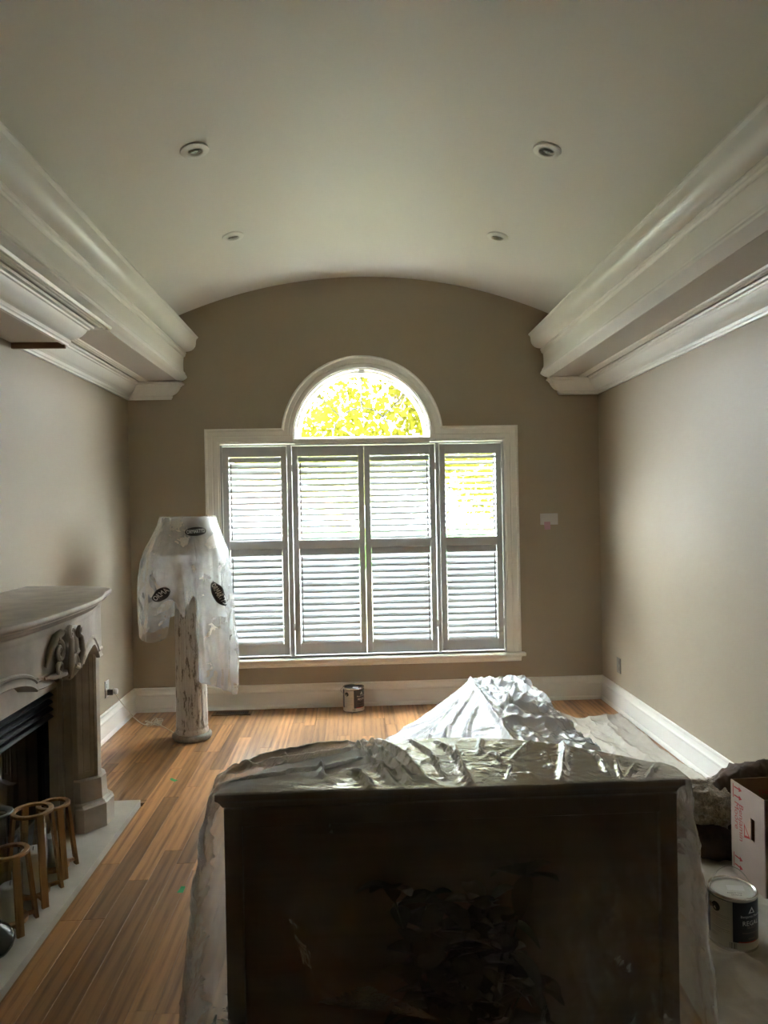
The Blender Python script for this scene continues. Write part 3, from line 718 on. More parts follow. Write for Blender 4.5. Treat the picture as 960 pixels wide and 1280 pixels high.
# firebox
FX = -1.545
g = G(); g.box(XL + 0.005, XL + 0.02, OY0, OY1, 0.02, OZ); g.box(XL + 0.01, FX, OY1 - 0.05, OY1 - 0.001, 0.02, OZ - 0.001); g.box(XL + 0.01, FX, OY0 + 0.001, OY0 + 0.05, 0.02, OZ - 0.001); g.box(XL + 0.01, FX, OY0, OY1, 0.02, 0.03)
fobj(g, 'firebox_lining', 'firebrick')
g = G()
g.box(FX - 0.03, FX, OY0 + 0.002, OY0 + 0.05, 0.022, OZ - 0.002, 0.003); g.box(FX - 0.03, FX, OY1 - 0.05, OY1 - 0.002, 0.022, OZ - 0.002, 0.003); g.box(FX - 0.03, FX, OY0, OY1, 0.022, 0.13, 0.003)
g.box(FX - 0.05, FX - 0.02, OY0, OY1, 0.59, OZ - 0.002)
fr = fobj(g, 'firebox_frame', 'black')
for k in range(4):                             # slanted hood slats
    zz = OZ - 0.006 - k * 0.036
    g = G(); g.prism([(FX - 0.02, zz - 0.004), (FX + 0.018, zz - 0.020), (FX + 0.030, zz - 0.030), (FX + 0.028, zz - 0.034), (FX - 0.02, zz - 0.026)], 'y', OY0 + 0.004, OY1 - 0.004)
    fobj(g, 'hood_slat', 'black')
fobj(G().box(FX - 0.022, FX - 0.018, OY0 + 0.05, OY1 - 0.05, 0.13, 0.59), 'glass_door', 'fireglass')
g = G()
for (y0, y1, z, x) in ((-0.35, 0.3, 0.10, -1.66), (-0.25, 0.38, 0.13, -1.70), (-0.2, 0.22, 0.19, -1.67)):
    g.tube([(x, FY + y0, z), (x + 0.01, FY + (y0 + y1) / 2, z + 0.015), (x - 0.01, FY + y1, z)], [0.04, 0.045, 0.038], 9)
fobj(g, 'logs', 'firebrick')
# hearth slab
hs = tag(G().box(XL, HEX, 2.02, HEY, -0.018, 0.019, 0.003).obj('hearth_slab', 'hearth'), 'pale stone hearth slab on the floor before the fireplace', 'hearth')
HZ = 0.0195

# ------------------------------------------------------------------ lanterns on the hearth
def lantern(x, y, ring_r, foot_r, h, rz, label, candle_h, mat='teak'):
    e = tag(empty('candle_lantern', (x, y, HZ), rz), label, 'lantern', 'wooden candle lanterns' if mat == 'teak' else None) if mat == 'teak' else tag(empty('candle_lantern', (x, y, HZ), rz), label, 'lantern')
    w = 0.020
    G().lathe([(ring_r - w, h - 0.011), (ring_r - w, h - 0.001), (ring_r - w + 0.002, h), (ring_r - 0.002, h), (ring_r, h - 0.002), (ring_r, h - 0.011), (ring_r - w, h - 0.011)], 36).obj('top_ring', mat, e, smooth=35)
    for k in range(4):
        a = math.pi / 2 * k + math.pi / 4; c, s = math.cos(a), math.sin(a); t = (-s, c)
        hw, th_ = 0.0130, 0.0065
        def pt(r, z, u, v): return (c * (r + v) + t[0] * u, s * (r + v) + t[1] * u, z)
        v = [pt(foot_r, 0.0, -hw, -th_), pt(foot_r, 0.0, hw, -th_), pt(foot_r, 0.0, hw, th_), pt(foot_r, 0.0, -hw, th_),
             pt(ring_r - 0.008, h - 0.0105, -hw, -th_), pt(ring_r - 0.008, h - 0.0105, hw, -th_), pt(ring_r - 0.008, h - 0.0105, hw, th_), pt(ring_r - 0.008, h - 0.0105, -hw, th_)]
        mob('leg', v, [(0, 3, 2, 1), (4, 5, 6, 7), (0, 1, 5, 4), (1, 2, 6, 5), (2, 3, 7, 6), (3, 0, 4, 7)], mat, e)
        v = [pt(0.05, 0.022, -0.007, 0), pt(0.05, 0.022, 0.007, 0), pt(foot_r - 0.004, 0.018, 0.007, 0), pt(foot_r - 0.004, 0.018, -0.007, 0)]
        v += [(p[0], p[1], p[2] + 0.012) for p in v]
        mob('base_bar', v, [(0, 3, 2, 1), (4, 5, 6, 7), (0, 1, 5, 4), (1, 2, 6, 5), (2, 3, 7, 6), (3, 0, 4, 7)], mat, e)
    br = min(0.062, ring_r * 0.9)
    G().lathe([(0.0, 0.022), (br, 0.022), (br, 0.036), (0.0, 0.036)], 28).obj('base_disc', mat, e, smooth=35)
    gr = ring_r - w - 0.006
    gr = min(gr, br - 0.004)
    G().lathe([(gr, 0.036), (gr, h * 0.80), (gr - 0.0025, h * 0.80), (gr - 0.0025, 0.037)], 32).obj('glass_cylinder', 'clear', e, smooth=35)
    G().lathe([(0.0, 0.0365), (gr - 0.010, 0.0365), (gr - 0.009, 0.04), (gr - 0.009, candle_h - 0.004), (gr - 0.013, candle_h), (0.008, candle_h - 0.003), (0.0, candle_h - 0.004)], 28).obj('candle', 'wax', e, smooth=35)
    G().tube([(0, 0, candle_h - 0.004), (0.001, 0, candle_h + 0.006), (0.003, 0, candle_h + 0.012)], 0.0012, 5).obj('wick', 'ink', e)
    return e
lantern(-1.350, 3.015, 0.082, 0.112, 0.365, 0.0, 'tallest teak lantern with a white candle, between the two other teak ones', 0.20)
lantern(-1.352, 3.225, 0.070, 0.098, 0.305, 0.03, 'teak candle lantern next to the fireplace leg', 0.165)
lantern(-1.345, 2.805, 0.072, 0.094, 0.295, 0.0, 'low teak candle lantern beside the dark round vase', 0.165)
e = tag(empty('dark_lantern', (-1.482, 2.990, HZ)), 'dark metal lantern behind the teak ones, against the firebox', 'lantern')
G().lathe([(0.040, 0.355), (0.062, 0.360), (0.064, 0.366), (0.060, 0.370), (0.046, 0.366), (0.038, 0.360), (0.040, 0.355)], 32).obj('rim', 'darkmetal', e, smooth=40)
G().lathe([(0.0, 0.0), (0.052, 0.0), (0.054, 0.006), (0.050, 0.02), (0.0, 0.022)], 32).obj('base', 'darkmetal', e, smooth=35)
for k in range(4):
    a = math.pi / 2 * k + 0.3; G().tube([(0.046 * math.cos(a), 0.046 * math.sin(a), 0.018), (0.046 * math.cos(a), 0.046 * math.sin(a), 0.358)], 0.0045, 6).obj('post', 'darkmetal', e)
G().lathe([(0.036, 0.022), (0.036, 0.34), (0.034, 0.34), (0.034, 0.0225)], 28).obj('glass_cylinder', 'clear', e, smooth=35)
G().lathe([(0, 0.0225), (0.026, 0.0225), (0.026, 0.17), (0.02, 0.174), (0, 0.172)], 24).obj('candle', 'wax', e, smooth=35)
# squat vase
g = G().lathe([(0.0, 0.0), (0.030, 0.0), (0.044, 0.008), (0.060, 0.028), (0.067, 0.052), (0.062, 0.078), (0.046, 0.098), (0.028, 0.108), (0.022, 0.114), (0.024, 0.120), (0.020, 0.121), (0.016, 0.112), (0.0, 0.10)], 40)
tag(g.obj('round_vase', 'pot', None, (-1.318, 2.625, HZ), smooth=50), 'squat dark green-grey glazed vase on the hearth', 'vase')

# ================================================================== COLUMN LAMP UNDER A BAG
CX, CY = -1.172, 5.12
lamp = tag(empty('column_lamp', (CX, CY, 0)), 'floor lamp made of an old flaking cream column, its shade under plastic', 'lamp')
nst = 18; P = []
for z, r in ((0.045, 0.112), (0.07, 0.112), (0.075, 0.109), (0.085, 0.107), (0.092, 0.110), (0.104, 0.110), (0.112, 0.1075), (0.4, 0.106), (0.8, 0.103), (1.15, 0.097), (1.20, 0.100), (1.215, 0.104), (1.23, 0.104)):
    row = []
    for k in range(nst):
        for q, dr in ((0.02, 0.0), (0.08, -0.0035 if 0.11 < z < 1.18 else 0), (0.14, 0.0), (0.5, 0.001), (0.86, 0.0), (0.96, 0.0)):
            a = 2 * math.pi * (k + q) / nst; row.append(((r + dr) * math.cos(a), (r + dr) * math.sin(a), z))
    P.append(row)
g = G().grid(np.array(P), close_v=True); g.f.append(tuple(range(len(g.v) - nst * 6, len(g.v))))
g.obj('column_shaft', 'column', lamp, smooth=40)
P = []
prof = [(0.105, 0.047), (0.118, 0.046), (0.130, 0.040), (0.136, 0.028), (0.135, 0.014), (0.128, 0.003), (0.120, 0.0), (0.0, 0.0)]
for t in np.linspace(0, 2 * math.pi, 64, endpoint=False):
    row = []
    for r, z in prof:
        k = 1 + (0.05 * (vnoise(6 + 2.2 * math.cos(t), 9 + 2.2 * math.sin(t), z * 30) - 0.5) + 0.03 * (vnoise(20 + 7 * math.cos(t), 9 + 7 * math.sin(t), z * 60) - 0.5) if r > 0.11 else 0)
        row.append((r * k * math.cos(t), r * k * math.sin(t), z))
    P.append(row)
G().grid(np.array(P), close_u=True, flip=True).obj('base_ring', 'colbase', lamp, smooth=50)
sh = G().lathe([(0.238, 1.305), (0.180, 1.556), (0.178, 1.556), (0.236, 1.305), (0.238, 1.305)], 56).obj('lamp_shade', 'shade', lamp, smooth=60)
G().lathe([(0.012, 1.23), (0.012, 1.36), (0.018, 1.36), (0.018, 1.40), (0.0, 1.40)], 16).obj('lamp_stem', 'darkmetal', lamp, smooth=40)
for k in range(3):
    a = 2.1 * k; G().tube([(0, 0, 1.395), (0.196 * math.cos(a), 0.196 * math.sin(a), 1.48)], 0.002, 5).obj('shade_spoke', 'darkmetal', lamp)
# bag: polar surface around the lamp axis; angle 0 = towards the camera, positive = to the right in the photo
FOLD = [(7, 0.3, 0.010), (11, 1.7, 0.008), (17, 0.9, 0.005), (29, 2.2, 0.003)]
def bag_hem(a):
    A = np.degrees((a + np.pi) % (2 * np.pi) - np.pi)
    return np.interp(A, [-180, -150, -125, -112, -95, -80, -60, -42, -24, -20, -10, -3, 4, 12, 18, 22, 24.5, 40, 60, 80, 95, 110, 135, 180],
                     [0.85, 0.84, 0.78, 0.74, 0.715, 0.735, 0.720, 0.725, 0.745, 0.90, 0.93, 0.878, 0.90, 0.98, 1.03, 1.02, 0.45, 0.42, 0.37, 0.315, 0.30, 0.40, 0.65, 0.85])
def bag_radius(a, z):
    u = np.clip((1.562 - z) / 0.257, 0, 1); r = 0.192 + 0.066 * u          # over the shade
    A = (a + np.pi) % (2 * np.pi) - np.pi
    side = np.abs(np.sin(A)); low = np.clip((1.305 - z), 0, 2)
    front = np.exp(-(A / 0.42) ** 2)
    flare = np.where(A < 0, 0.105, 0.075)
    r = r + low * (0.02 + flare * side) / 0.55 * 0.55
    r = r + np.where(A < 0, 0.055, 0.02) * side * smooth01((1.55 - z) / 0.3) * smooth01((z - 0.55) / 0.6)
    r = r - front * smooth01(low / 0.35) * 0.105                            # the front flap hangs in against the column
    r = r - np.where(A > 0, 1, 0) * np.clip(low - 0.55, 0, 1) * 0.10 * side
    amp = smooth01((1.56 - z) / 0.5) * (1 + 1.2 * low)
    for n, ph, h in FOLD: r = r + 0.7 * h * amp * np.sin(n * a + ph + 2.2 * np.sin(3 * z + n)) * (0.5 + vnoise(3 * np.cos(a) + 9, 3 * np.sin(a) + 9, z * 3 + n))
    r = r + (0.002 + 0.011 * smooth01((1.30 - z) / 0.1)) * smooth01((1.58 - z) / 0.12) * (ridged(5 * np.cos(a) + 3, 5 * np.sin(a) + 3, z * 5, 3) - 0.45)
    return r
def bag_point(a, z, off=0.0):
    r = bag_radius(a, z) + off
    return np.stack([r * np.sin(a), -r * np.cos(a), z + 0 * a], -1)
na_, nz = 260, 110
A = np.linspace(-np.pi, np.pi, na_, endpoint=False)
Tt = np.linspace(0, 1, nz)
AA, TT = np.meshgrid(A, Tt, indexing='ij'); hem = bag_hem(A)[:, None] + 0.012 * (vnoise(A * 9 + 40, 3.0)[:, None] - 0.5)
ZZ = 1.564 + (hem - 1.564) * TT ** 0.9
P = bag_point(AA, ZZ)
cap = []
for rr_ in (0.97, 0.85, 0.6, 0.3, 0.01):
    q = P[:, 0, :].copy(); q[:, :2] *= rr_; q[:, 2] = 1.564 + 0.003 * (1 - rr_) - 0.012 * (1 - rr_) * 2 * vnoise(q[:, 0] * 30, q[:, 1] * 30, 1); cap.append(q)
P = np.concatenate([np.stack(cap[::-1], 1), P], 1)
bag = empty('plastic_bag', (CX, CY, 0)); tag(bag, 'clear plastic bag with black oval print pulled over the lamp shade', 'plastic bag')
G().grid(P, close_u=True).obj('bag_film', 'bag', bag, smooth=True)
def bag_logo(a0, z0, rot, w, h, text, clip=None, size=None):
    def place(v, off):
        c, s = math.cos(rot), math.sin(rot); x = v[:, 0] * c - v[:, 1] * s; y = v[:, 0] * s + v[:, 1] * c
        zz = z0 + y; aa = a0 + x / bag_radius(np.array(a0), np.array(z0)); return bag_point(aa, zz, off)
    rr_ = np.linspace(0, 1, 9); tt = np.linspace(0, 2 * math.pi, 40, endpoint=False)
    E = np.array([[(w / 2 * r * math.cos(t), h / 2 * r * math.sin(t)) for t in tt] for r in rr_[1:]])
    if clip is not None: E = np.stack([E[:, :, 0], np.where(E[:, :, 0] > clip, E[:, :, 1] * 0.2 - (E[:, :, 0] - clip) * 0.3, E[:, :, 1])], -1)
    Q = place(E.reshape(-1, 2), 0.010).reshape(len(rr_) - 1, 40, 3)
    g = G().grid(Q, close_v=True); g.f.append(tuple(range(40)))
    o = g.obj('printed_oval', 'ink', bag, smooth=True)
    v, f = text_geo(text, size or h * 0.62); ext = v[:, 0].max() - v[:, 0].min(); v = v * np.array([w * 0.84 / ext, 1, 1])
    q = place(v[:, :2], 0.0125)
    mob('printed_word', q, f, 'whiteink', o)
bag_logo(math.asin(0.80), 1.032, math.radians(-63), 0.185, 0.080, 'ORMARTYD')
bag_logo(math.asin(0.43), 1.462, math.radians(4), 0.14, 0.06, 'ORMARTYD')
bag_logo(math.asin(-0.46), 1.045, math.radians(40), 0.12, 0.075, 'ORMA')
# lamp cord with plug
cp = [(-1.745, 5.20, 0.322), (-1.73, 5.215, 0.30), (-1.70, 5.26, 0.22), (-1.65, 5.345, 0.10), (-1.60, 5.42, 0.02), (-1.565, 5.47, 0.005)]
for k in range(34):
    a = k * 0.62; r = 0.038 + 0.024 * math.sin(k * 1.7); cp.append((-1.535 + r * math.cos(a) * 1.1, 5.47 + r * math.sin(a), 0.006 + 0.028 * max(0, math.sin(k * 0.9)) ))
cp += [(-1.48, 5.43, 0.008), (-1.42, 5.36, 0.004), (-1.36, 5.28, 0.004), (-1.325, 5.235, 0.004)]
def spline(pts, n=4):
    out = []; P_ = [Vector(p) for p in pts]
    for i in range(len(P_) - 1):
        p0, p1, p2, p3 = P_[max(i - 1, 0)], P_[i], P_[i + 1], P_[min(i + 2, len(P_) - 1)]
        for k in range(n):
            t = k / n; out.append(0.5 * ((2 * p1) + (p2 - p0) * t + (2 * p0 - 5 * p1 + 4 * p2 - p3) * t * t + (3 * p1 - p0 - 3 * p2 + p3) * t ** 3))
    return out + [P_[-1]]
e = tag(empty('power_cord', (-1.745, 5.20, 0.0)), 'thin ivory lamp cord coiled on the floor and plugged into the wall', 'cord')
g = G().tube([(p[0] + 1.745, p[1] - 5.20, max(p[2], 0.0035)) for p in spline(cp)], 0.003, 6); g.obj('wire', 'cord', e, smooth=True)
G().box(-0.034, 0.006, -0.018, 0.018, 0.302, 0.342, 0.005).obj('plug', 'greyplate', e)
G().lathe([(0.0, -0.014), (0.017, -0.013), (0.021, -0.006), (0.021, 0.006), (0.017, 0.013), (0.0, 0.014)], 20).obj('timer_dial', 'plate', e, (0.021, 0, 0.325), (0, math.pi / 2, 0), smooth=40)
# ================================================================== CABINET UNDER A DUST SHEET
CZ = 0.895                                    # its top
cab = tag(empty('bow_front_cabinet', (0.234, 1.80, 0)), 'dark wooden cabinet, flat panelled back, standing under the clear plastic sheet', 'cabinet')
W2 = 0.595
def bow(o=0.0, n=28):
    """outline of the top: flat back towards y=0, canted ends, bowed front"""
    pts = [(-W2 - o, 0.0 - o), (-W2 - o, 0.075), (-W2 + 0.022 - o, 0.11)]
    for u in np.linspace(-1, 1, n): pts.append((u * (W2 - 0.05 + o), 0.115 + (0.25 + o) * (1 - abs(u) ** 2.2)))
    return pts + [(W2 - 0.022 + o, 0.11), (W2 + o, 0.075), (W2 + o, 0.0 - o)]
g = G()
A = np.array([[(x, y, z) for x, y in bow(o)] for z, o in ((CZ, -0.006), (CZ - 0.003, 0.0), (CZ - 0.018, 0.0), (CZ - 0.022, -0.004), (CZ - 0.028, -0.010), (CZ - 0.040, -0.016))])
g.grid(A, close_v=True); n_ = len(bow()); g.f.append(tuple(range(n_))); g.f.append(tuple(range(len(g.v) - n_, len(g.v)))[::-1])
g.obj('cabinet_top', 'mahogany', cab)
g = G(); o = -0.022; B = bow(o); B = [(x, max(y, 0.012)) for x, y in B]
A = np.array([[(x, y, z) for x, y in B] for z in (0.09, CZ - 0.038)]); g.grid(A, close_v=True, flip=True); g.f.append(tuple(range(len(B)))[::-1])
g.obj('body', 'mahogany', cab)
for s in (-1, 1):
    G().box(min(s * 0.53, s * 0.574), max(s * 0.53, s * 0.574), 0.002, 0.03, 0.0, CZ - 0.04, 0.003).obj('back_post', 'mahogany', cab)
G().box(-0.53, 0.53, 0.002, 0.03, CZ - 0.085, CZ - 0.04, 0.003).obj('back_rail', 'mahogany', cab); G().box(-0.53, 0.53, 0.002, 0.03, 0.09, 0.15, 0.003).obj('back_rail', 'mahogany', cab)
G().box(-0.525, 0.525, 0.0085, 0.016, 0.15, CZ - 0.088).obj('back_panel', 'mahogany', cab)
for s in (-0.45, 0.45): G().box(s - 0.03, s + 0.03, 0.10, 0.16, 0.0, 0.09, 0.003).obj('foot', 'mahogany', cab)

# the sheet: top disc + skirt in one polar grid around the outline
OUT = np.array(bow(0.006)); OUT = np.vstack([OUT, [[x, -0.006] for x in np.linspace(W2 + 0.006, -W2 - 0.006, 60)[1:-1]]])
OUT = np.vstack([OUT, OUT[:1]])
dd = np.r_[0, np.cumsum(np.linalg.norm(np.diff(OUT, axis=0), axis=1))]; NS = 620
ts = np.linspace(0, dd[-1], NS, endpoint=False); LO = np.stack([np.interp(ts, dd, OUT[:, k]) for k in (0, 1)], 1)
for _ in range(2): LO = 0.25 * np.roll(LO, 1, 0) + 0.5 * LO + 0.25 * np.roll(LO, -1, 0)
tg = np.roll(LO, -1, 0) - np.roll(LO, 1, 0); tg /= np.linalg.norm(tg, axis=1)[:, None]; NO = np.stack([-tg[:, 1], tg[:, 0]], 1)
NO = NO if (NO[0] * (LO[0] - [0, 0.15])).sum() > 0 else -NO
for _ in range(10): NO = 0.25 * np.roll(NO, 1, 0) + 0.5 * NO + 0.25 * np.roll(NO, -1, 0)
NO /= np.linalg.norm(NO, axis=1)[:, None]
def top_px(*pts): return [tuple(on_plane_z(px, py, CZ + 0.004)[:2] - np.array([0.234, 1.80])) for px, py in pts]
creases = []
for pts, w, h in (
    (((703, 926), (706, 942), (702, 974)), 0.009, 0.016), (((738, 938), (752, 952), (760, 968)), 0.006, 0.010), (((796, 954), (784, 971)), 0.005, 0.009), (((822, 954), (810, 972)), 0.005, 0.009),
    (((664, 926), (650, 940), (640, 950)), 0.006, 0.009), (((602, 924), (598, 942)), 0.007, 0.010), (((545, 926), (566, 942), (588, 978)), 0.008, 0.014), (((566, 930), (572, 945)), 0.006, 0.010),
    (((512, 924), (540, 945), (556, 974)), 0.007, 0.012), (((470, 926), (505, 948), (528, 972)), 0.012, 0.020), (((452, 928), (488, 952), (510, 978)), 0.012, 0.020), (((436, 934), (470, 955), (492, 980)), 0.010, 0.016),
    (((470, 936), (395, 955), (320, 972), (265, 984)), 0.014, 0.026), (((478, 946), (410, 966), (350, 978), (275, 988)), 0.010, 0.018), (((455, 927), (370, 946), (300, 968), (262, 982)), 0.014, 0.024),
    (((420, 930), (345, 952), (285, 972)), 0.010, 0.016), (((400, 960), (402, 972), (415, 980)), 0.007, 0.012), (((430, 966), (452, 970), (462, 984)), 0.010, 0.016), (((460, 960), (500, 970), (540, 976)), 0.008, 0.012),
    (((330, 962), (300, 978), (268, 986)), 0.010, 0.016), (((680, 940), (690, 958)), 0.004, 0.007), (((620, 940), (626, 960)), 0.004, 0.007), (((640, 955), (634, 974)), 0.004, 0.006), (((770, 950), (776, 972)), 0.005, 0.009)):
    creases.append((top_px(*pts), w, h * 1.3))
for k in range(70):
    x = random.uniform(-0.15, 0.5); y = random.uniform(0.02, 0.28); a = random.uniform(0.9, 2.2); l = random.uniform(0.012, 0.04)
    creases.append(([(x, y), (x + l * math.cos(a), y + l * math.sin(a))], random.uniform(0.002, 0.004), random.uniform(0.002, 0.005)))
NR, NT = 110, 110
V = np.zeros((NS, NR + NT, 3)); C0 = np.array([0.0, 0.16])
rad = np.linspace(0.012, 1, NR) ** 0.85
X = C0[0] + (LO[:, None, 0] - C0[0]) * rad[None]; Y = C0[1] + (LO[:, None, 1] - C0[1]) * rad[None]
Z = np.full(X.shape, CZ + 0.0025)
for pts, w, h in creases: Z = Z + crease(X, Y, pts, w, h)
Z = Z + 0.004 * smooth01((-X - 0.05) / 0.3) * ridged(X * 9 + Y * 16, Y * 30 - X * 3, 0, 3) + 0.0012 * ridged(X * 22, Y * 22, 2, 2)
left_b = smooth01((-X - 0.30) / 0.25)
Z = Z + left_b * 0.020 * np.sin(np.clip((rad[None] - 0.35) / 0.65, 0, 1) * math.pi) * (0.4 + vnoise(X * 8, Y * 14, 5))
V[:, :NR] = np.stack([X, Y, Z], -1)
# front tent facets over the plant's leaf tips (x, z, outward)
def front_px(px, py, out): p = on_plane_y(px, py, 1.80 - out); return (p[0] - 0.234, p[2], out)
tips = [front_px(580, 1118, 0.14), front_px(460, 1225, 0.15), front_px(633, 1060, 0.065), front_px(690, 1135, 0.085), front_px(500, 1085, 0.075), front_px(672, 1270, 0.15), front_px(560, 1275, 0.16)]
ctrl = tips + [(-0.61, 0.9, 0.006), (-0.3, 0.9, 0.006), (0.0, 0.9, 0.006), (0.3, 0.9, 0.006), (0.61, 0.9, 0.006), (-0.62, 0.5, 0.03), (0.62, 0.5, 0.03), (-0.42, 0.62, 0.025), (-0.35, 0.74, 0.012), (0.40, 0.66, 0.028), (0.42, 0.45, 0.06), (-0.36, 0.42, 0.07),
               (-0.62, -0.02, 0.14), (-0.3, -0.02, 0.24), (0.0, -0.02, 0.30), (0.3, -0.02, 0.24), (0.62, -0.02, 0.12), (-0.62, 0.25, 0.08), (0.62, 0.25, 0.07)]
from mathutils.geometry import delaunay_2d_cdt
dv, de, df, *_ = delaunay_2d_cdt([Vector((c[0], c[1])) for c in ctrl], [], [], 0, 1e-6)
hgt = [min(ctrl, key=lambda c: (c[0] - v.x) ** 2 + (c[1] - v.y) ** 2)[2] for v in dv]
def tent(x, z):
    out = np.zeros(x.shape); hit = np.zeros(x.shape, bool)
    for f in df:
        (x0, z0), (x1, z1), (x2, z2) = [(dv[i].x, dv[i].y) for i in f[:3]]; h0, h1, h2 = [hgt[i] for i in f[:3]]
        den = (z1 - z2) * (x0 - x2) + (x2 - x1) * (z0 - z2)
        if abs(den) < 1e-12: continue
        a = ((z1 - z2) * (x - x2) + (x2 - x1) * (z - z2)) / den; b = ((z2 - z0) * (x - x2) + (x0 - x2) * (z - z2)) / den; c = 1 - a - b
        m = (a >= -1e-4) & (b >= -1e-4) & (c >= -1e-4) & ~hit
        out = np.where(m, a * h0 + b * h1 + c * h2, out); hit |= m
    return out
# potted plant in front of its back, under the same sheet
PX, PY = 0.235, 1.678
pl = tag(empty('potted_plant', (PX, PY, 0)), 'dark green leafy pot plant showing dimly through the clear sheet', 'plant')
G().lathe([(0.0, 0.0), (0.085, 0.0), (0.105, 0.16), (0.112, 0.165), (0.112, 0.185), (0.104, 0.185), (0.098, 0.165), (0.0, 0.165)], 32).obj('pot', 'pot', pl, smooth=35)
def film_limit(x, z): return 1.80 - PY - 0.006 - tent(x + PX - 0.234, z) * 0.97 + 0.02    # the sheet keeps the leaves behind it
stems = []
for k in range(16):
    a = k * 2.4; r1 = 0.05 + 0.12 * random.random(); h1 = random.uniform(0.42, 0.70)
    p = np.array([[0.03 * math.cos(a) * (1 - t) + r1 * 1.15 * math.cos(a) * t ** 1.3, 0.03 * math.sin(a), 0.165 + (h1 - 0.165) * t] for t in np.linspace(0, 1, 8)])
    p[:, 1] = np.clip(p[:, 1] + 0.35 * r1 * math.sin(a) * np.linspace(0, 1, 8), film_limit(p[:, 0], p[:, 2]) + 0.015, 0.09); stems.append(p)
    G().tube([tuple(q) for q in p], [0.005 - 0.0004 * n for n in range(8)], 5).obj('stem', 'plant', pl)
for k in range(270):
    p = stems[k % 16][random.choice([2, 3, 4, 5, 6, 7, 7])]; az = random.uniform(0, 2 * math.pi); el = random.uniform(-0.7, 0.9); L = random.uniform(0.07, 0.125); W = L * random.uniform(0.24, 0.34)
    dh = np.array([math.cos(az), math.sin(az), 0]); sd = np.array([-math.sin(az), math.cos(az), 0]); P = []; q = p.copy()
    for n in range(6):
        t = n / 5; w = W * math.sin(math.pi * (0.06 + 0.9 * t)) ** 0.8; P.append([q - sd * w + [0, 0, w * 0.25], q, q + sd * w + [0, 0, w * 0.25]]); q = q + (dh * math.cos(el) + np.array([0, 0, math.sin(el)])) * L / 5; el -= 0.16
    P = np.array(P); P[:, :, 0] = np.clip(P[:, :, 0], -0.25, 0.25); lim = film_limit(P[:, :, 0], P[:, :, 2]); P[:, :, 1] = np.minimum(np.maximum(P[:, :, 1], lim), np.maximum(lim, 0.105))
    G().grid(P).obj('leaf', 'plant', pl, smooth=True)
tz = np.linspace(0, 1, NT); zz = (CZ + 0.002) * (1 - tz) + 0.006 * tz
zz[0] = CZ - 0.0005
ZS = np.repeat(zz[None], NS, 0)
isback = (NO[:, 1] < -0.35).astype(float); fw_ = np.clip((-NO[:, 1] - 0.2) / 0.6, 0, 1)[:, None]
sidel = np.clip(-NO[:, 0], 0, 1)[:, None]; sider = np.clip(NO[:, 0], 0, 1)[:, None]
u = (CZ - ZS) / CZ
flare = 0.006 + sidel * (0.13 * u ** 0.75) + sider * (0.075 * u ** 0.75) + np.clip(NO[:, 1:2], 0, 1) * 0.05 * u
sa = ts[:, None] / dd[-1] * 2 * math.pi
fold = (0.22 * sidel + 0.22 * sider + 0.3 * np.clip(NO[:, 1:2], 0, 1) + 0.04 * fw_) * u * (0.030 * np.sin(26 * sa + 3 * np.sin(4 * ZS)) + 0.018 * np.sin(47 * sa + 5 * ZS))
XT = LO[:, None, 0] + NO[:, None, 0] * (flare + fold); 
YT = LO[:, None, 1] + NO[:, None, 1] * (flare + fold)
wr = 0.006 * (ridged(XT * 11 + ZS * 7, ZS * 9 - XT * 5, 3, 3) - 0.3) + 0.005 * (ridged(XT * 3 - ZS * 7, ZS * 4 + XT * 9, 7, 2) - 0.3)
edge = smooth01((np.abs(XT) - 0.18) / 0.25)
YT = YT - fw_ * (tent(np.clip(XT, -0.615, 0.615), np.clip(ZS, 0, 0.895)) + wr * (0.3 + 0.9 * edge) * smooth01(u * 12))
XT = XT + (sidel * -1 + sider) * wr * 2 * smooth01(u * 8)
V[:, NR:] = np.stack([XT, YT, ZS], -1)
g = G().grid(V, close_u=True); g.f.append(tuple(k * (NR + NT) for k in range(NS)))
sheet = tag(g.obj('plastic_dust_sheet', 'film', None, (0.234, 1.80, 0), smooth=True), 'big crinkled clear plastic sheet draped to the floor over the dark cabinet', 'dust sheet')

# ================================================================== WHITE SHEET MOUND behind the cabinet
nx, ny = 260, 300
xs_ = np.linspace(0.02, 1.22, nx); ys_ = np.linspace(2.75, 4.95, ny); X, Y = np.meshgrid(xs_, ys_, indexing='ij')
TOPZ, bx0, bx1, by0, by1 = 0.50, 0.715, 1.065, 2.95, 4.55
wob = 0.03 * (vnoise(X * 3, Y * 3, 2) - 0.5)
# distance down the four sides
dl = np.clip(bx0 - X, 0, 9); dr = np.clip(X - bx1, 0, 9); db = np.clip(Y - by1, 0, 9); dfr = np.clip(by0 - Y, 0, 9)
slope_l = TOPZ - dl * 0.80 + 0.10 * np.sin(np.clip(dl / 0.6, 0, 1) * math.pi) * (vnoise(Y * 2.2, 3.0, 1) - 0.35)
slope_l = np.maximum(slope_l, 0.10 - np.clip(dl - 0.52, 0, 1) * 0.9)
Z = np.minimum(np.minimum(slope_l, TOPZ - dr * 3.6), np.minimum(TOPZ - db * 2.4, TOPZ - dfr * 4.0))
low_bump = 0.13 * np.exp(-((X - 0.30) / 0.16) ** 2 - ((Y - 4.25) / 0.45) ** 2); Z = np.maximum(Z, low_bump)
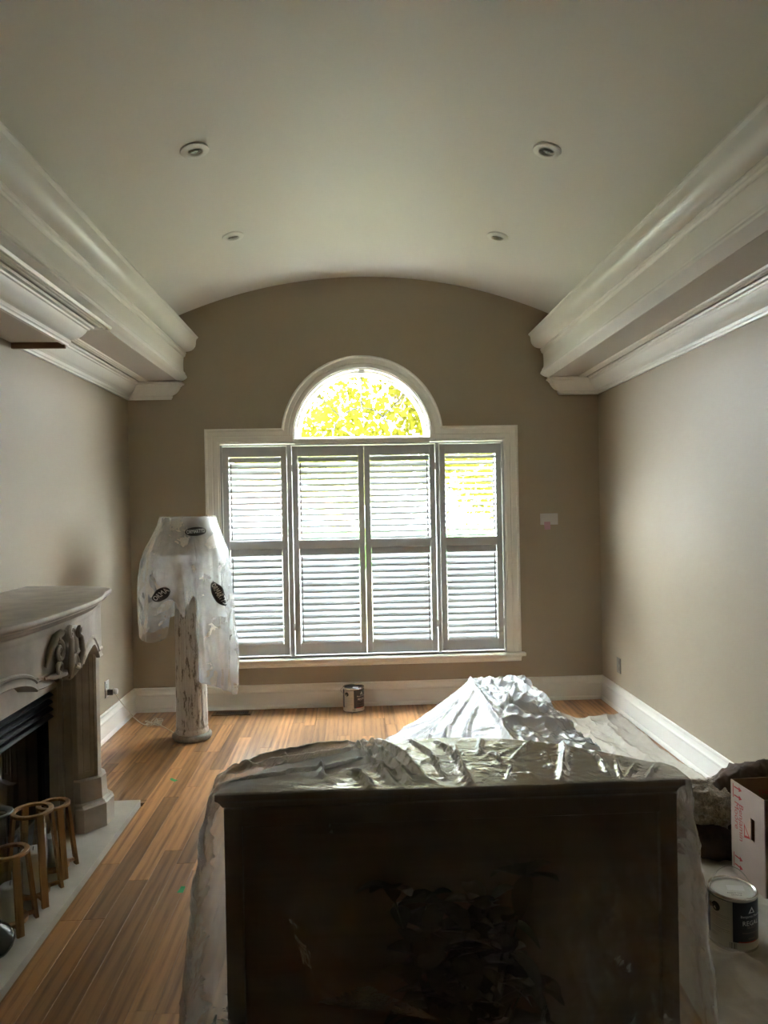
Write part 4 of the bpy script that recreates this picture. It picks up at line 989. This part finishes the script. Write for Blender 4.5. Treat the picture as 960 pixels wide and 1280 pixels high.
# creases: crumples on the plateau, long pulls on the left slope
on_top = smooth01((X - bx0 + 0.02) / 0.05) * smooth01((bx1 - X + 0.05) / 0.05)
ang = X * 0.5
Z = Z + on_top * (0.032 * (ridged(X * 9 + Y * 4, Y * 5 - X * 2, 1, 3) - 0.35) + 0.022 * (ridged(X * 22 + Y * 5, Y * 9, 4, 3) - 0.3))
on_left = smooth01((bx0 - X) / 0.05)
Z = Z + on_left * 0.026 * (ridged((X - bx0) * 2 + Y * 3.2, (Y + 1.1 * X) * 6.5, 2, 2) - 0.35) * smooth01((Z - 0.02) / 0.1)
Z = Z + 0.016 * np.exp(-((X - bx0) / 0.012) ** 2) * (0.4 + 0.6 * vnoise(Y * 5, 1.0, 1))
for pts, w, h in (([(0.80, 4.4), (0.93, 4.2), (0.88, 4.0), (0.98, 3.8)], 0.02, 0.05), ([(0.76, 3.9), (0.90, 3.75), (1.02, 3.8)], 0.018, 0.05), ([(0.95, 4.5), (1.0, 4.2), (1.05, 4.0)], 0.02, 0.04), ([(0.74, 3.6), (0.95, 3.5), (1.05, 3.55)], 0.025, 0.05), ([(0.85, 4.05), (0.80, 3.8), (0.9, 3.55)], 0.014, 0.04),
                  ([(0.70, 4.45), (0.45, 4.2), (0.30, 3.9)], 0.018, 0.02), ([(0.70, 4.3), (0.5, 4.0), (0.42, 3.6)], 0.018, 0.024), ([(0.7, 4.1), (0.58, 3.8), (0.52, 3.5)], 0.016, 0.020)):
    Z = Z + crease(X, Y, pts, w, h)
Z = np.maximum(Z, 0.004 + 0.006 * vnoise(X * 12, Y * 12, 9))
edge_ = np.minimum.reduce([X - xs_[0], xs_[-1] - X, Y - ys_[0], ys_[-1] - Y]); Z = Z * smooth01(edge_ / 0.05) + 0.003
keep = np.hypot((X - 0.62) / 0.60, (Y - 3.8) / 1.12) ** 2 < 1.28 + 0.25 * (vnoise(X * 5, Y * 5, 8) - 0.5)
g = G(); idx = -np.ones(X.shape, int); verts = []; faces = []
for i in range(nx):
    for j in range(ny):
        if keep[i, j]: idx[i, j] = len(verts); verts.append((X[i, j] - 0.6, Y[i, j] - 3.8, Z[i, j]))
for i in range(nx - 1):
    for j in range(ny - 1):
        q = (idx[i, j], idx[i + 1, j], idx[i + 1, j + 1], idx[i, j + 1])
        if min(q) >= 0: faces.append(q)
tag(mob('white_dust_sheet', verts, faces, 'sheet', None, (0.6, 3.8, 0), smooth=True), 'crumpled white plastic sheet heaped over low furniture behind the cabinet', 'dust sheet')

# ================================================================== CANVAS DROP CLOTH along the right wall
nx, ny = 170, 520
xs_ = np.linspace(0, 1, nx); ys_ = np.linspace(0.9, 5.28, ny)
U, Yb = np.meshgrid(xs_, ys_, indexing='ij')
xl = np.interp(ys_, [0.9, 1.6, 2.4, 3.2, 4.0, 4.6, 5.0, 5.2, 5.28], [0.92, 0.98, 1.05, 1.22, 1.24, 1.27, 1.36, 1.46, 1.50]) + 0.03 * (vnoise(ys_ * 3, 1.0, 2) - 0.5)
xr = np.interp(ys_, [0.9, 3.0, 5.0, 5.28], [1.965, 1.965, 1.955, 1.95]) + 0.012 * (vnoise(ys_ * 9, 4.0, 2) - 0.5)
X = xl[None] + (xr - xl)[None] * U; Y = Yb + 0.05 * (vnoise(U * 5, 2.0, 6) - 0.5) * smooth01((Yb - 4.6) / 0.6)
Z = 0.002 + 0.034 * np.clip(ridged(X * 3.6 + 2, Y * 2.6, 1, 3) - 0.36, 0, 1) + 0.012 * ridged(X * 9 + Y * 2, Y * 6 - X * 3, 3, 2) + 0.006 * fbm(X * 14, Y * 11, 3)
Z = Z + 0.055 * np.exp(-((X - (xr[None] - 0.035)) / 0.028) ** 2) * (0.25 + 0.75 * ridged(Y * 3.0, 2.0 + 0 * Y, 3, 2)) * smooth01((Yb - 3.2) / 0.6)
Z = Z + 0.055 * np.exp(-np.hypot((X - 1.46) / 0.09, (Y - 5.18) / 0.06) ** 2) + 0.03 * np.exp(-((Y - 5.22) / 0.03) ** 2) * vnoise(X * 8, 1.0, 1)
for pts, w, h in (([(1.16, 2.66), (1.30, 2.42), (1.52, 2.24), (1.80, 2.06)], 0.020, 0.020), ([(1.10, 2.05), (1.35, 2.02), (1.50, 2.06)], 0.02, 0.016), ([(1.2, 1.7), (1.4, 1.9), (1.6, 1.95)], 0.02, 0.014), ([(1.5, 4.9), (1.62, 4.6), (1.7, 4.2)], 0.03, 0.03), ([(1.75, 5.0), (1.74, 4.6), (1.8, 4.1)], 0.03, 0.03), ([(1.6, 4.8), (1.75, 4.7)], 0.02, 0.02),
                  ([(1.18, 3.05), (1.30, 2.95), (1.45, 2.98)], 0.02, 0.022), ([(1.2, 3.2), (1.35, 3.1), (1.5, 3.15)], 0.02, 0.02), ([(1.25, 2.85), (1.4, 2.82)], 0.015, 0.015)):
    Z = Z + crease(X, Y, pts, w, h)
flat = np.zeros(X.shape)
for cx_, cy_, r_ in ((1.345, 2.555, 0.10),): flat = np.maximum(flat, 1 - smooth01((np.hypot(X - cx_, Y - cy_) - r_) / 0.04))
flat = np.maximum(flat, (1 - smooth01(np.maximum(np.abs(X - 1.775) - 0.20, np.abs(Y - 2.93) - 0.15) / 0.04)))
Z = Z * (1 - flat) + 0.004 * flat
Z = Z * smooth01((1 - U) * 40 + 0.05) + 0.001
P = np.stack([X - 1.5, Y - 3.0, Z], -1)
tag(G().grid(P).obj('canvas_drop_cloth', 'canvas', None, (1.5, 3.0, 0), smooth=True), 'rumpled beige canvas drop cloth on the floor along the right wall', 'drop cloth')

# ================================================================== PAINT CANS
def paint_can(x, y, z, rz, label, lid_mat, sticker, bail_up):
    """label panels: angle 0 faces the camera side (-y)"""
    R, Hc = 0.0825, 0.19
    e = tag(empty('paint_can', (x, y, z), rz), label, 'paint can', 'gallon paint cans')
    G().lathe([(0.0, 0.002), (R - 0.003, 0.002), (R - 0.001, 0.0), (R + 0.0012, 0.001), (R + 0.0012, 0.006), (R, 0.008), (R, Hc - 0.012), (R + 0.001, Hc - 0.010), (R + 0.0022, Hc - 0.005), (R + 0.001, Hc), (R - 0.003, Hc + 0.0005), (R - 0.007, Hc - 0.004), (R - 0.011, Hc - 0.006)], 56).obj('can_body', 'metal', e, smooth=40)
    lid = G().lathe([(R - 0.0075, Hc - 0.005), (R - 0.009, Hc - 0.001), (R - 0.012, Hc - 0.0008), (R - 0.015, Hc - 0.006), (R - 0.018, Hc - 0.007), (0.0, Hc - 0.0065)], 56).obj('lid', lid_mat, e, smooth=40)
    def wrap(v, off): # flat label coords: x arc length (m), y height (m)
        a = v[:, 0] / R; r = R + off; return np.stack([r * np.sin(a), -r * np.cos(a), v[:, 1]], -1)
    def patch(x0, x1, y0, y1, off, mat, name, par, n=None):
        n = n or max(2, int((x1 - x0) / 0.006)); xs = np.linspace(x0, x1, n + 1)
        q = np.array([[wrap(np.array([[a, b]]), off)[0] for b in (y0, y1)] for a in xs])
        return G().grid(q).obj(name, mat, par, smooth=True)
    lab = patch(-math.pi * R + 0.0005, math.pi * R - 0.0005, 0.010, Hc - 0.014, 0.0006, 'navy', 'paper_label', e, 72)
    patch(-0.075, 0.012, 0.011, Hc - 0.015, 0.0010, 'cream', 'text_panel', lab)
    patch(-math.pi * R + 0.001, math.pi * R - 0.001, 0.0105, 0.036, 0.0012, 'cream', 'foot_band', lab, 72)
    t = np.linspace(0, 2 * math.pi, 28, endpoint=False)
    q = wrap(np.stack([-0.046 + 0.0165 * np.cos(t), 0.143 + 0.0165 * np.sin(t)], -1), 0.0016); mob('black_dot', q, [tuple(range(28))], 'ink', lab)
    for k, (ya, l) in enumerate([(0.118, 0.07), (0.112, 0.07), (0.103, 0.066), (0.097, 0.07), (0.091, 0.06), (0.085, 0.07), (0.079, 0.064), (0.070, 0.07), (0.064, 0.07), (0.058, 0.045), (0.048, 0.022), (0.044, 0.03), (0.040, 0.024)]):
        patch(-0.068, -0.068 + l, ya, ya + (0.0011 if k != 7 else 0.0016), 0.0016, 'greyink', 'text_line', lab)
    for k, w in enumerate([0.0012, 0.0006, 0.0016, 0.0008, 0.0012, 0.0018, 0.0006, 0.0012]): patch(0.001 + k * 0.0031, 0.001 + k * 0.0031 + w, 0.014, 0.034, 0.0018, 'ink', 'barcode_bar', lab, 1)
    patch(0.030, 0.10, 0.0365, 0.040, 0.0016, 'redink', 'red_stripe', lab)
    def word(s, cx, cy, size, mat='whiteink'):
        v, f = text_geo(s, size); v = v[:, :2] + np.array([cx, cy]); mob('lettering', wrap(v, 0.0018), f, mat, lab)
    word('Benjamin Moore', 0.079, 0.128, 0.0125); word('REGAL', 0.077, 0.104, 0.023); word('SELECT', 0.077, 0.090, 0.011, 'greyink')
    word('Waterborne Interior Paint', 0.077, 0.071, 0.0065, 'greyink'); word('EGGSHELL', 0.080, 0.050, 0.007, 'greyink')
    tri = np.array([[0.079 - 0.014, 0.139], [0.079 + 0.014, 0.139], [0.079, 0.162], [0.079 - 0.007, 0.1425], [0.079 + 0.007, 0.1425], [0.079, 0.1545]])
    mob('triangle_logo', wrap(tri, 0.0018), [(0, 1, 4, 3), (1, 2, 5, 4), (2, 0, 3, 5)], 'whiteink', lab)
    if sticker:
        c, s = math.cos(0.45), math.sin(0.45); q = [(0.006 + a * c - b * s, 0.012 + a * s + b * c, Hc - 0.0058) for a, b in ((-0.028, -0.017), (0.030, -0.017), (0.034, 0.018), (-0.024, 0.018))]
        G().prism([(p[0], p[1]) for p in q], 'z', Hc - 0.0064, Hc - 0.0056).obj('lid_sticker', 'whiteink', lid)
        v, f = text_geo('PAINT TO', 0.011); c, s = math.cos(0.45), math.sin(0.45)
        v2, f2 = text_geo('SAMPLE', 0.011)
        for vv, ff, (ox, oy) in ((v, f, (0.012, -0.028)), (v2, f2, (0.020, -0.039))):
            mob('marker_note', [(ox + p[0] * c - p[1] * s, oy + p[0] * s + p[1] * c, Hc - 0.0055) for p in vv], ff, 'ink', lid)
    else:
        G().box(-0.004, 0.040, -0.035, 0.010, Hc - 0.0064, Hc - 0.0054).obj('lid_sticker', 'whiteink', lid)
    # ears and bail
    g = G()
    ex = np.array([math.cos(0.77), math.sin(0.77)])
    for s in (-1, 1):
        c = ex * s * (R + 0.003); g.tube([(c[0] - ex[0] * s * 0.003, c[1] - ex[1] * s * 0.003, 0.143), (c[0] + ex[0] * s * 0.003, c[1] + ex[1] * s * 0.003, 0.143)], 0.009, 14)
    g.obj('bail_ear', 'metal', e, smooth=40)
    pts = []
    pv = np.array([-ex[1], ex[0]])
    for t in np.linspace(0, math.pi, 30):
        rr = (R + 0.007); k = math.cos(t) * rr; h = math.sin(t) * 0.105
        if bail_up: pts.append((ex[0] * k + pv[0] * 0.03 * math.sin(t), ex[1] * k + pv[1] * 0.03 * math.sin(t), 0.143 + h * 1.04))
        else: pts.append((ex[0] * k * (1 + 0.05 * math.sin(t)) - pv[0] * math.sin(t) * -0.115, ex[1] * k * (1 + 0.05 * math.sin(t)) - pv[1] * math.sin(t) * -0.115, 0.143 + 0.02 * math.sin(t)))
    G().tube(pts, 0.0017, 6).obj('bail_handle', 'metal', e, smooth=True)
    return e
paint_can(1.345, 2.555, 0.0062, -0.63, 'paint can with stickered lid and raised wire handle on the drop cloth', 'canlid', True, True)
paint_can(-0.035, 5.695, 0.0005, -0.12, 'paint can standing on bare wood floor against the back wall baseboard', 'darkmetal', False, False)

# ================================================================== CARDBOARD BOX
BW, BD, BH = 0.34, 0.23, 0.395
box = tag(empty('cardboard_box', (1.775, 2.93, 0.006), 0.06), 'open cardboard box with red print standing by the right wall', 'box')
tk = 0.005
def panel(name, mat, *b): return G().box(*b).obj(name, mat, box)
# left face (-x) with a hand hole, made of strips round the slot
hy0, hy1, hz0, hz1 = -0.050, -0.022, 0.195, 0.285
g = G(); x0, x1 = -BW / 2, -BW / 2 + tk
g.box(x0, x1, -BD / 2, hy0, 0, BH); g.box(x0, x1, hy1, BD / 2, 0, BH); g.box(x0, x1, hy0, hy1, 0, hz0); g.box(x0, x1, hy0, hy1, hz1, BH)
face = g.obj('printed_side', 'card', box)
G().box(x1 + 0.001, x1 + 0.003, hy0, hy1, hz0 - 0.03, hz0 + 0.03).obj('hole_flap', 'card', box, None, (0, 0.25, 0))
panel('side', 'kraft', BW / 2 - tk, BW / 2, -BD / 2, BD / 2, 0, BH); panel('front', 'kraft', -BW / 2 + tk, BW / 2 - tk, -BD / 2, -BD / 2 + tk, 0, BH)
panel('back', 'kraft', -BW / 2 + tk, BW / 2 - tk, BD / 2 - tk, BD / 2, 0, BH); panel('bottom', 'kraft', -BW / 2 + tk, BW / 2 - tk, -BD / 2 + tk, BD / 2 - tk, 0.001, 0.006)
def box_word(s, cy, cz, size, mat='redink'):
    v, f = text_geo(s, size)                  # reads downwards: text x -> -z, text y -> -y side
    q = [(-BW / 2 - 0.0006, cy - p[1], cz - p[0]) for p in v]; mob('printed_word', q, [t[::-1] for t in f], mat, face)
box_word('Benjamin', 0.042, 0.235, 0.043); box_word('Moore', 0.074, 0.255, 0.043)
tri = [(0.022, 0.185), (0.022, 0.245), (-0.020, 0.195), (0.017, 0.196), (0.017, 0.232), (-0.008, 0.201)]
mob('printed_triangle', [(-BW / 2 - 0.0006, y, z) for y, z in tri], [(0, 1, 4, 3), (1, 2, 5, 4), (2, 0, 3, 5)], 'redink', face)
for zc_ in (0.355, 0.060):
    for dz in (-0.018, 0.018):
        a = zc_ + dz; q = [(0.090, a - 0.003), (0.050, a - 0.003), (0.050, a + 0.003), (0.090, a + 0.003), (0.056, a - 0.011), (0.034, a), (0.056, a + 0.011)]
        mob('printed_arrow', [(-BW / 2 - 0.0006, y, z) for y, z in q], [(0, 1, 2, 3), (4, 5, 6)], 'redink', face)
    q = [(0.094, zc_ - 0.03), (0.099, zc_ - 0.03), (0.099, zc_ + 0.03), (0.094, zc_ + 0.03)]; mob('printed_line', [(-BW / 2 - 0.0006, y, z) for y, z in q], [(0, 1, 2, 3)], 'redink', face)
v, f = text_geo('THIS WAY', 0.03); mob('inside_print', [(p[0] + 0.02, BD / 2 - tk - 0.0008, p[1] + 0.33) for p in v], f, 'redink', box)

# ================================================================== TOWEL AND BROWN CLOTH by the box
def bundle(name, mat, cx, cy, sx, sy, sz, rz, seed, folds, label, cat, amp=0.12, z0=0.012, power=2.6, fr=7.0):
    nu, nv = 90, 60; P = []
    for i in range(nu):
        t = 2 * math.pi * i / nu; row = []
        for j in range(nv):
            p = math.pi * j / (nv - 1) - math.pi / 2
            def sp(v, e): return math.copysign(abs(v) ** e, v)
            x = sp(math.cos(t), 2 / power) * sp(math.cos(p), 0.75); y = sp(math.sin(t), 2 / power) * sp(math.cos(p), 0.75); z = sp(math.sin(p), 0.8)
            k = 1 + amp * (float(ridged(x * 2 + seed, y * 2 + seed, z * 2, 2)) - 0.4) + folds * math.sin(fr * z + 2.5 * x + seed) * abs(math.cos(p))
            zz = (z * k * 0.5 + 0.5) * sz
            row.append((x * k * sx, y * k * sy, max(zz, 0.0)))
        P.append(row)
    P = np.array(P); P[:, :, 2] -= P[:, :, 2].min()
    return tag(G().grid(P, close_u=True).obj(name, mat, None, (cx, cy, z0), (0, 0, rz), smooth=True), label, cat)
bundle('terry_towel', 'terry', 1.610, 3.265, 0.125, 0.10, 0.20, 0.15, 9.0, 0.11, 'fuzzy beige terry towel bundled on the brown jacket beside the box', 'towel', 0.32, 0.10, fr=8.0)
g = G()
def roll(pts, r, flat=0.75):
    sp = spline(pts, 5); n = len(sp); k0 = len(g.v)
    g.tube([(0, 0, 0)] * 0 + [tuple(p) for p in sp], [r * (0.75 + 0.35 * math.sin(math.pi * (k + 1) / (n + 1))) for k in range(n)], 16)
# hood curling up behind the box, folds spilling out in front of the towel
roll([(-0.32, 0.02, 0.05), (-0.275, 0.05, 0.17), (-0.20, 0.05, 0.275), (-0.08, 0.04, 0.335), (0.06, 0.03, 0.335), (0.12, 0.03, 0.28)], 0.042)
roll([(-0.29, 0.06, 0.06), (-0.24, 0.10, 0.19), (-0.15, 0.10, 0.27), (0.0, 0.08, 0.30), (0.11, 0.06, 0.26)], 0.060)
roll([(-0.47, 0.00, 0.020), (-0.38, -0.05, 0.030), (-0.30, -0.08, 0.026), (-0.22, -0.07, 0.020)], 0.034)
roll([(-0.46, 0.06, 0.065), (-0.37, 0.01, 0.085), (-0.29, -0.03, 0.080), (-0.22, -0.02, 0.06)], 0.036)
roll([(-0.42, 0.18, 0.045), (-0.25, 0.18, 0.060), (-0.05, 0.14, 0.070), (0.10, 0.10, 0.06)], 0.075)
v = np.array(g.v); n3 = ridged(v[:, 0] * 7 + v[:, 2] * 5, v[:, 1] * 7 + 3, v[:, 2] * 6, 2) - 0.4; v[:, 1] += 0.018 * n3; v[:, 2] = np.maximum(v[:, 2] + 0.016 * n3, 0.0)
g.v = [tuple(p) for p in v]
jk = g.obj('brown_jacket', 'leather', None, (1.89, 3.20, 0.016), smooth=True)
md = jk.modifiers.new('remesh', 'REMESH'); md.mode = 'VOXEL'; md.voxel_size = 0.008; md2 = jk.modifiers.new('smooth', 'SMOOTH'); md2.factor = 0.6; md2.iterations = 5
mj = bpy.data.meshes.new_from_object(jk.evaluated_get(bpy.context.evaluated_depsgraph_get())); jk.modifiers.clear(); jk.data = mj
v = np.array([p.co[:] for p in mj.vertices]); n3 = ridged(v[:, 0] * 14 + v[:, 2] * 4, v[:, 1] * 12 + 3, v[:, 2] * 14, 2) - 0.4
nv = np.array([p.normal[:] for p in mj.vertices]); v = v + nv * (0.022 * n3)[:, None]; v[:, 2] = np.maximum(v[:, 2], 0)
mj.vertices.foreach_set('co', v.ravel()); mj.polygons.foreach_set('use_smooth', [True] * len(mj.polygons)); mj.update()
tag(jk, 'brown jacket slumped between the cardboard box and the wall', 'jacket')

# ================================================================== OUTSIDE THE WINDOW
GZ = -0.55
structure(G().box(-40, 40, D + 0.25, 70, GZ - 0.1, GZ).obj('ground_lawn', 'lawn'))
structure(G().box(-40, 40, 27, 33, GZ, GZ + 0.01).obj('ground_street', 'asphalt'))
def tree(x, y, h, seed, spread, nleaf, crown, label, lr=(0.04, 0.085), low=1.2):
    r = random.Random(seed); e = tag(empty('garden_tree', (x, y, GZ)), label, 'tree', 'trees in the front garden')
    g = G(); g.tube([(0, 0, 0), (0.05, 0.02, h * 0.2), (-0.03, 0.0, h * 0.42), (0.08, 0.05, h * 0.65), (0.0, 0.0, h * 0.9)], [0.17, 0.14, 0.12, 0.08, 0.03], 9)
    g.obj('trunk', 'bark', e, smooth=True)
    tips = []
    for k in range(crown):
        a = r.uniform(0, 2 * math.pi); z0 = h * r.uniform(0.28, 0.75); L = spread * r.uniform(0.6, 1.1); el = r.uniform(0.05, 0.7)
        pts = []; p = np.array([0.0, 0.0, z0]); dirn = np.array([math.cos(a) * math.cos(el), math.sin(a) * math.cos(el), math.sin(el)])
        for s in range(7):
            pts.append(tuple(p)); p = p + dirn * L / 6 + np.array([r.uniform(-1, 1), r.uniform(-1, 1), r.uniform(-0.8, 0.9)]) * L * 0.05
            if s > 1: tips.append(p.copy()); tips.append(p + np.array([r.uniform(-1, 1), r.uniform(-1, 1), r.uniform(-1, 1)]) * 0.55)
        G().tube(pts, [0.055 * (1 - s / 7) + 0.008 for s in range(7)], 6).obj('branch', 'bark', e, smooth=True)
        for s in (2, 3, 4, 5):
            q = np.array(pts[s]); tw = q + np.array([r.uniform(-1, 1), r.uniform(-1, 1), r.uniform(-0.6, 0.8)]) * 0.9
            g2 = G().tube([tuple(q), tuple((q + tw) / 2 + np.array([0, 0, 0.08])), tuple(tw)], [0.014, 0.010, 0.004], 5); tips.append(tw)
            g2.obj('twig', 'bark', e)
    verts = []; faces = []
    rr = np.random.default_rng(seed); T_ = np.array(tips); c = T_[rr.integers(0, len(T_), nleaf)] + rr.normal(0, 0.27, (nleaf, 3))
    a = rr.normal(size=(nleaf, 3)); a /= np.linalg.norm(a, axis=1)[:, None]; b = np.cross(a, rr.normal(size=(nleaf, 3))); b /= np.linalg.norm(b, axis=1)[:, None]
    s = rr.uniform(lr[0], lr[1], (nleaf, 1)); nn = np.cross(a, b)
    v = np.stack([c - a * s, c + b * s * 0.6 + nn * s * 0.15, c + a * s, c - b * s * 0.6 + nn * s * 0.15], 1)
    v = v.reshape(-1, 3); f = [(4 * k, 4 * k + 1, 4 * k + 2, 4 * k + 3) for k in range(nleaf)]
    o = mob('foliage', v, f, 'leaf', e); o['kind'] = 'stuff'
    return e
tree(0.7, 11.5, 6.8, 5, 3.2, 21000, 28, 'yellow-green spring tree close outside the fan-shaped window')
tree(-4.6, 18.5, 7.5, 9, 3.0, 7000, 16, 'thin young tree with sparse yellow-green leaves nearer the brick house', low=1.5)
tree(4.2, 21.0, 6.0, 21, 2.8, 10000, 16, 'low bushy yellow-green tree outside behind the widest-open shutter slats')
# brick house across the street
hs_ = tag(empty('brick_house', (-4.5, 38, GZ)), 'red brick house with grey roof across the street outside', 'house')
G().box(-7, 7, 0, 8, 0, 5.2).obj('walls', 'brickwall', hs_)
rf = G().prism([(-0.6, 5.2), (8.6, 5.2), (4.0, 8.0)], 'x', -7.5, 7.5).obj('roof', 'roof', hs_)
for xx in (-5.2, -2.2, 2.2, 5.2):
    for zz in (0.9, 3.3):
        w_ = G().box(xx - 0.7, xx + 0.7, -0.08, 0.05, zz, zz + 1.4).obj('window_frame', 'trim', hs_)
        G().box(xx - 0.6, xx + 0.6, -0.10, -0.075, zz + 0.1, zz + 1.3).obj('window_pane', 'houseglass', w_)
G().box(-0.55, 0.55, -0.08, 0.05, 0, 2.2).obj('front_door', 'trim', hs_)
# hedge below the window
e = tag(empty('evergreen_hedge', (2.2, 25.5, GZ)), 'clipped evergreen hedge across the front garden', 'hedge')
rr = np.random.default_rng(4); n = 6000; c = np.stack([rr.uniform(-4, 4, n), rr.uniform(-0.4, 0.4, n), rr.uniform(0, 1.3, n)], 1)
a = rr.normal(size=(n, 3)); a /= np.linalg.norm(a, axis=1)[:, None]; b = np.cross(a, rr.normal(size=(n, 3))); b /= np.linalg.norm(b, axis=1)[:, None]; s = 0.09
v = np.stack([c - a * s, c + b * s * 0.5, c + a * s, c - b * s * 0.5], 1).reshape(-1, 3)
o = mob('foliage', v, [(4 * k, 4 * k + 1, 4 * k + 2, 4 * k + 3) for k in range(n)], 'shrub', e); o['kind'] = 'stuff'
G().box(-3.9, 3.9, -0.32, 0.32, 0, 1.2).obj('hedge_core', 'shrub', e)
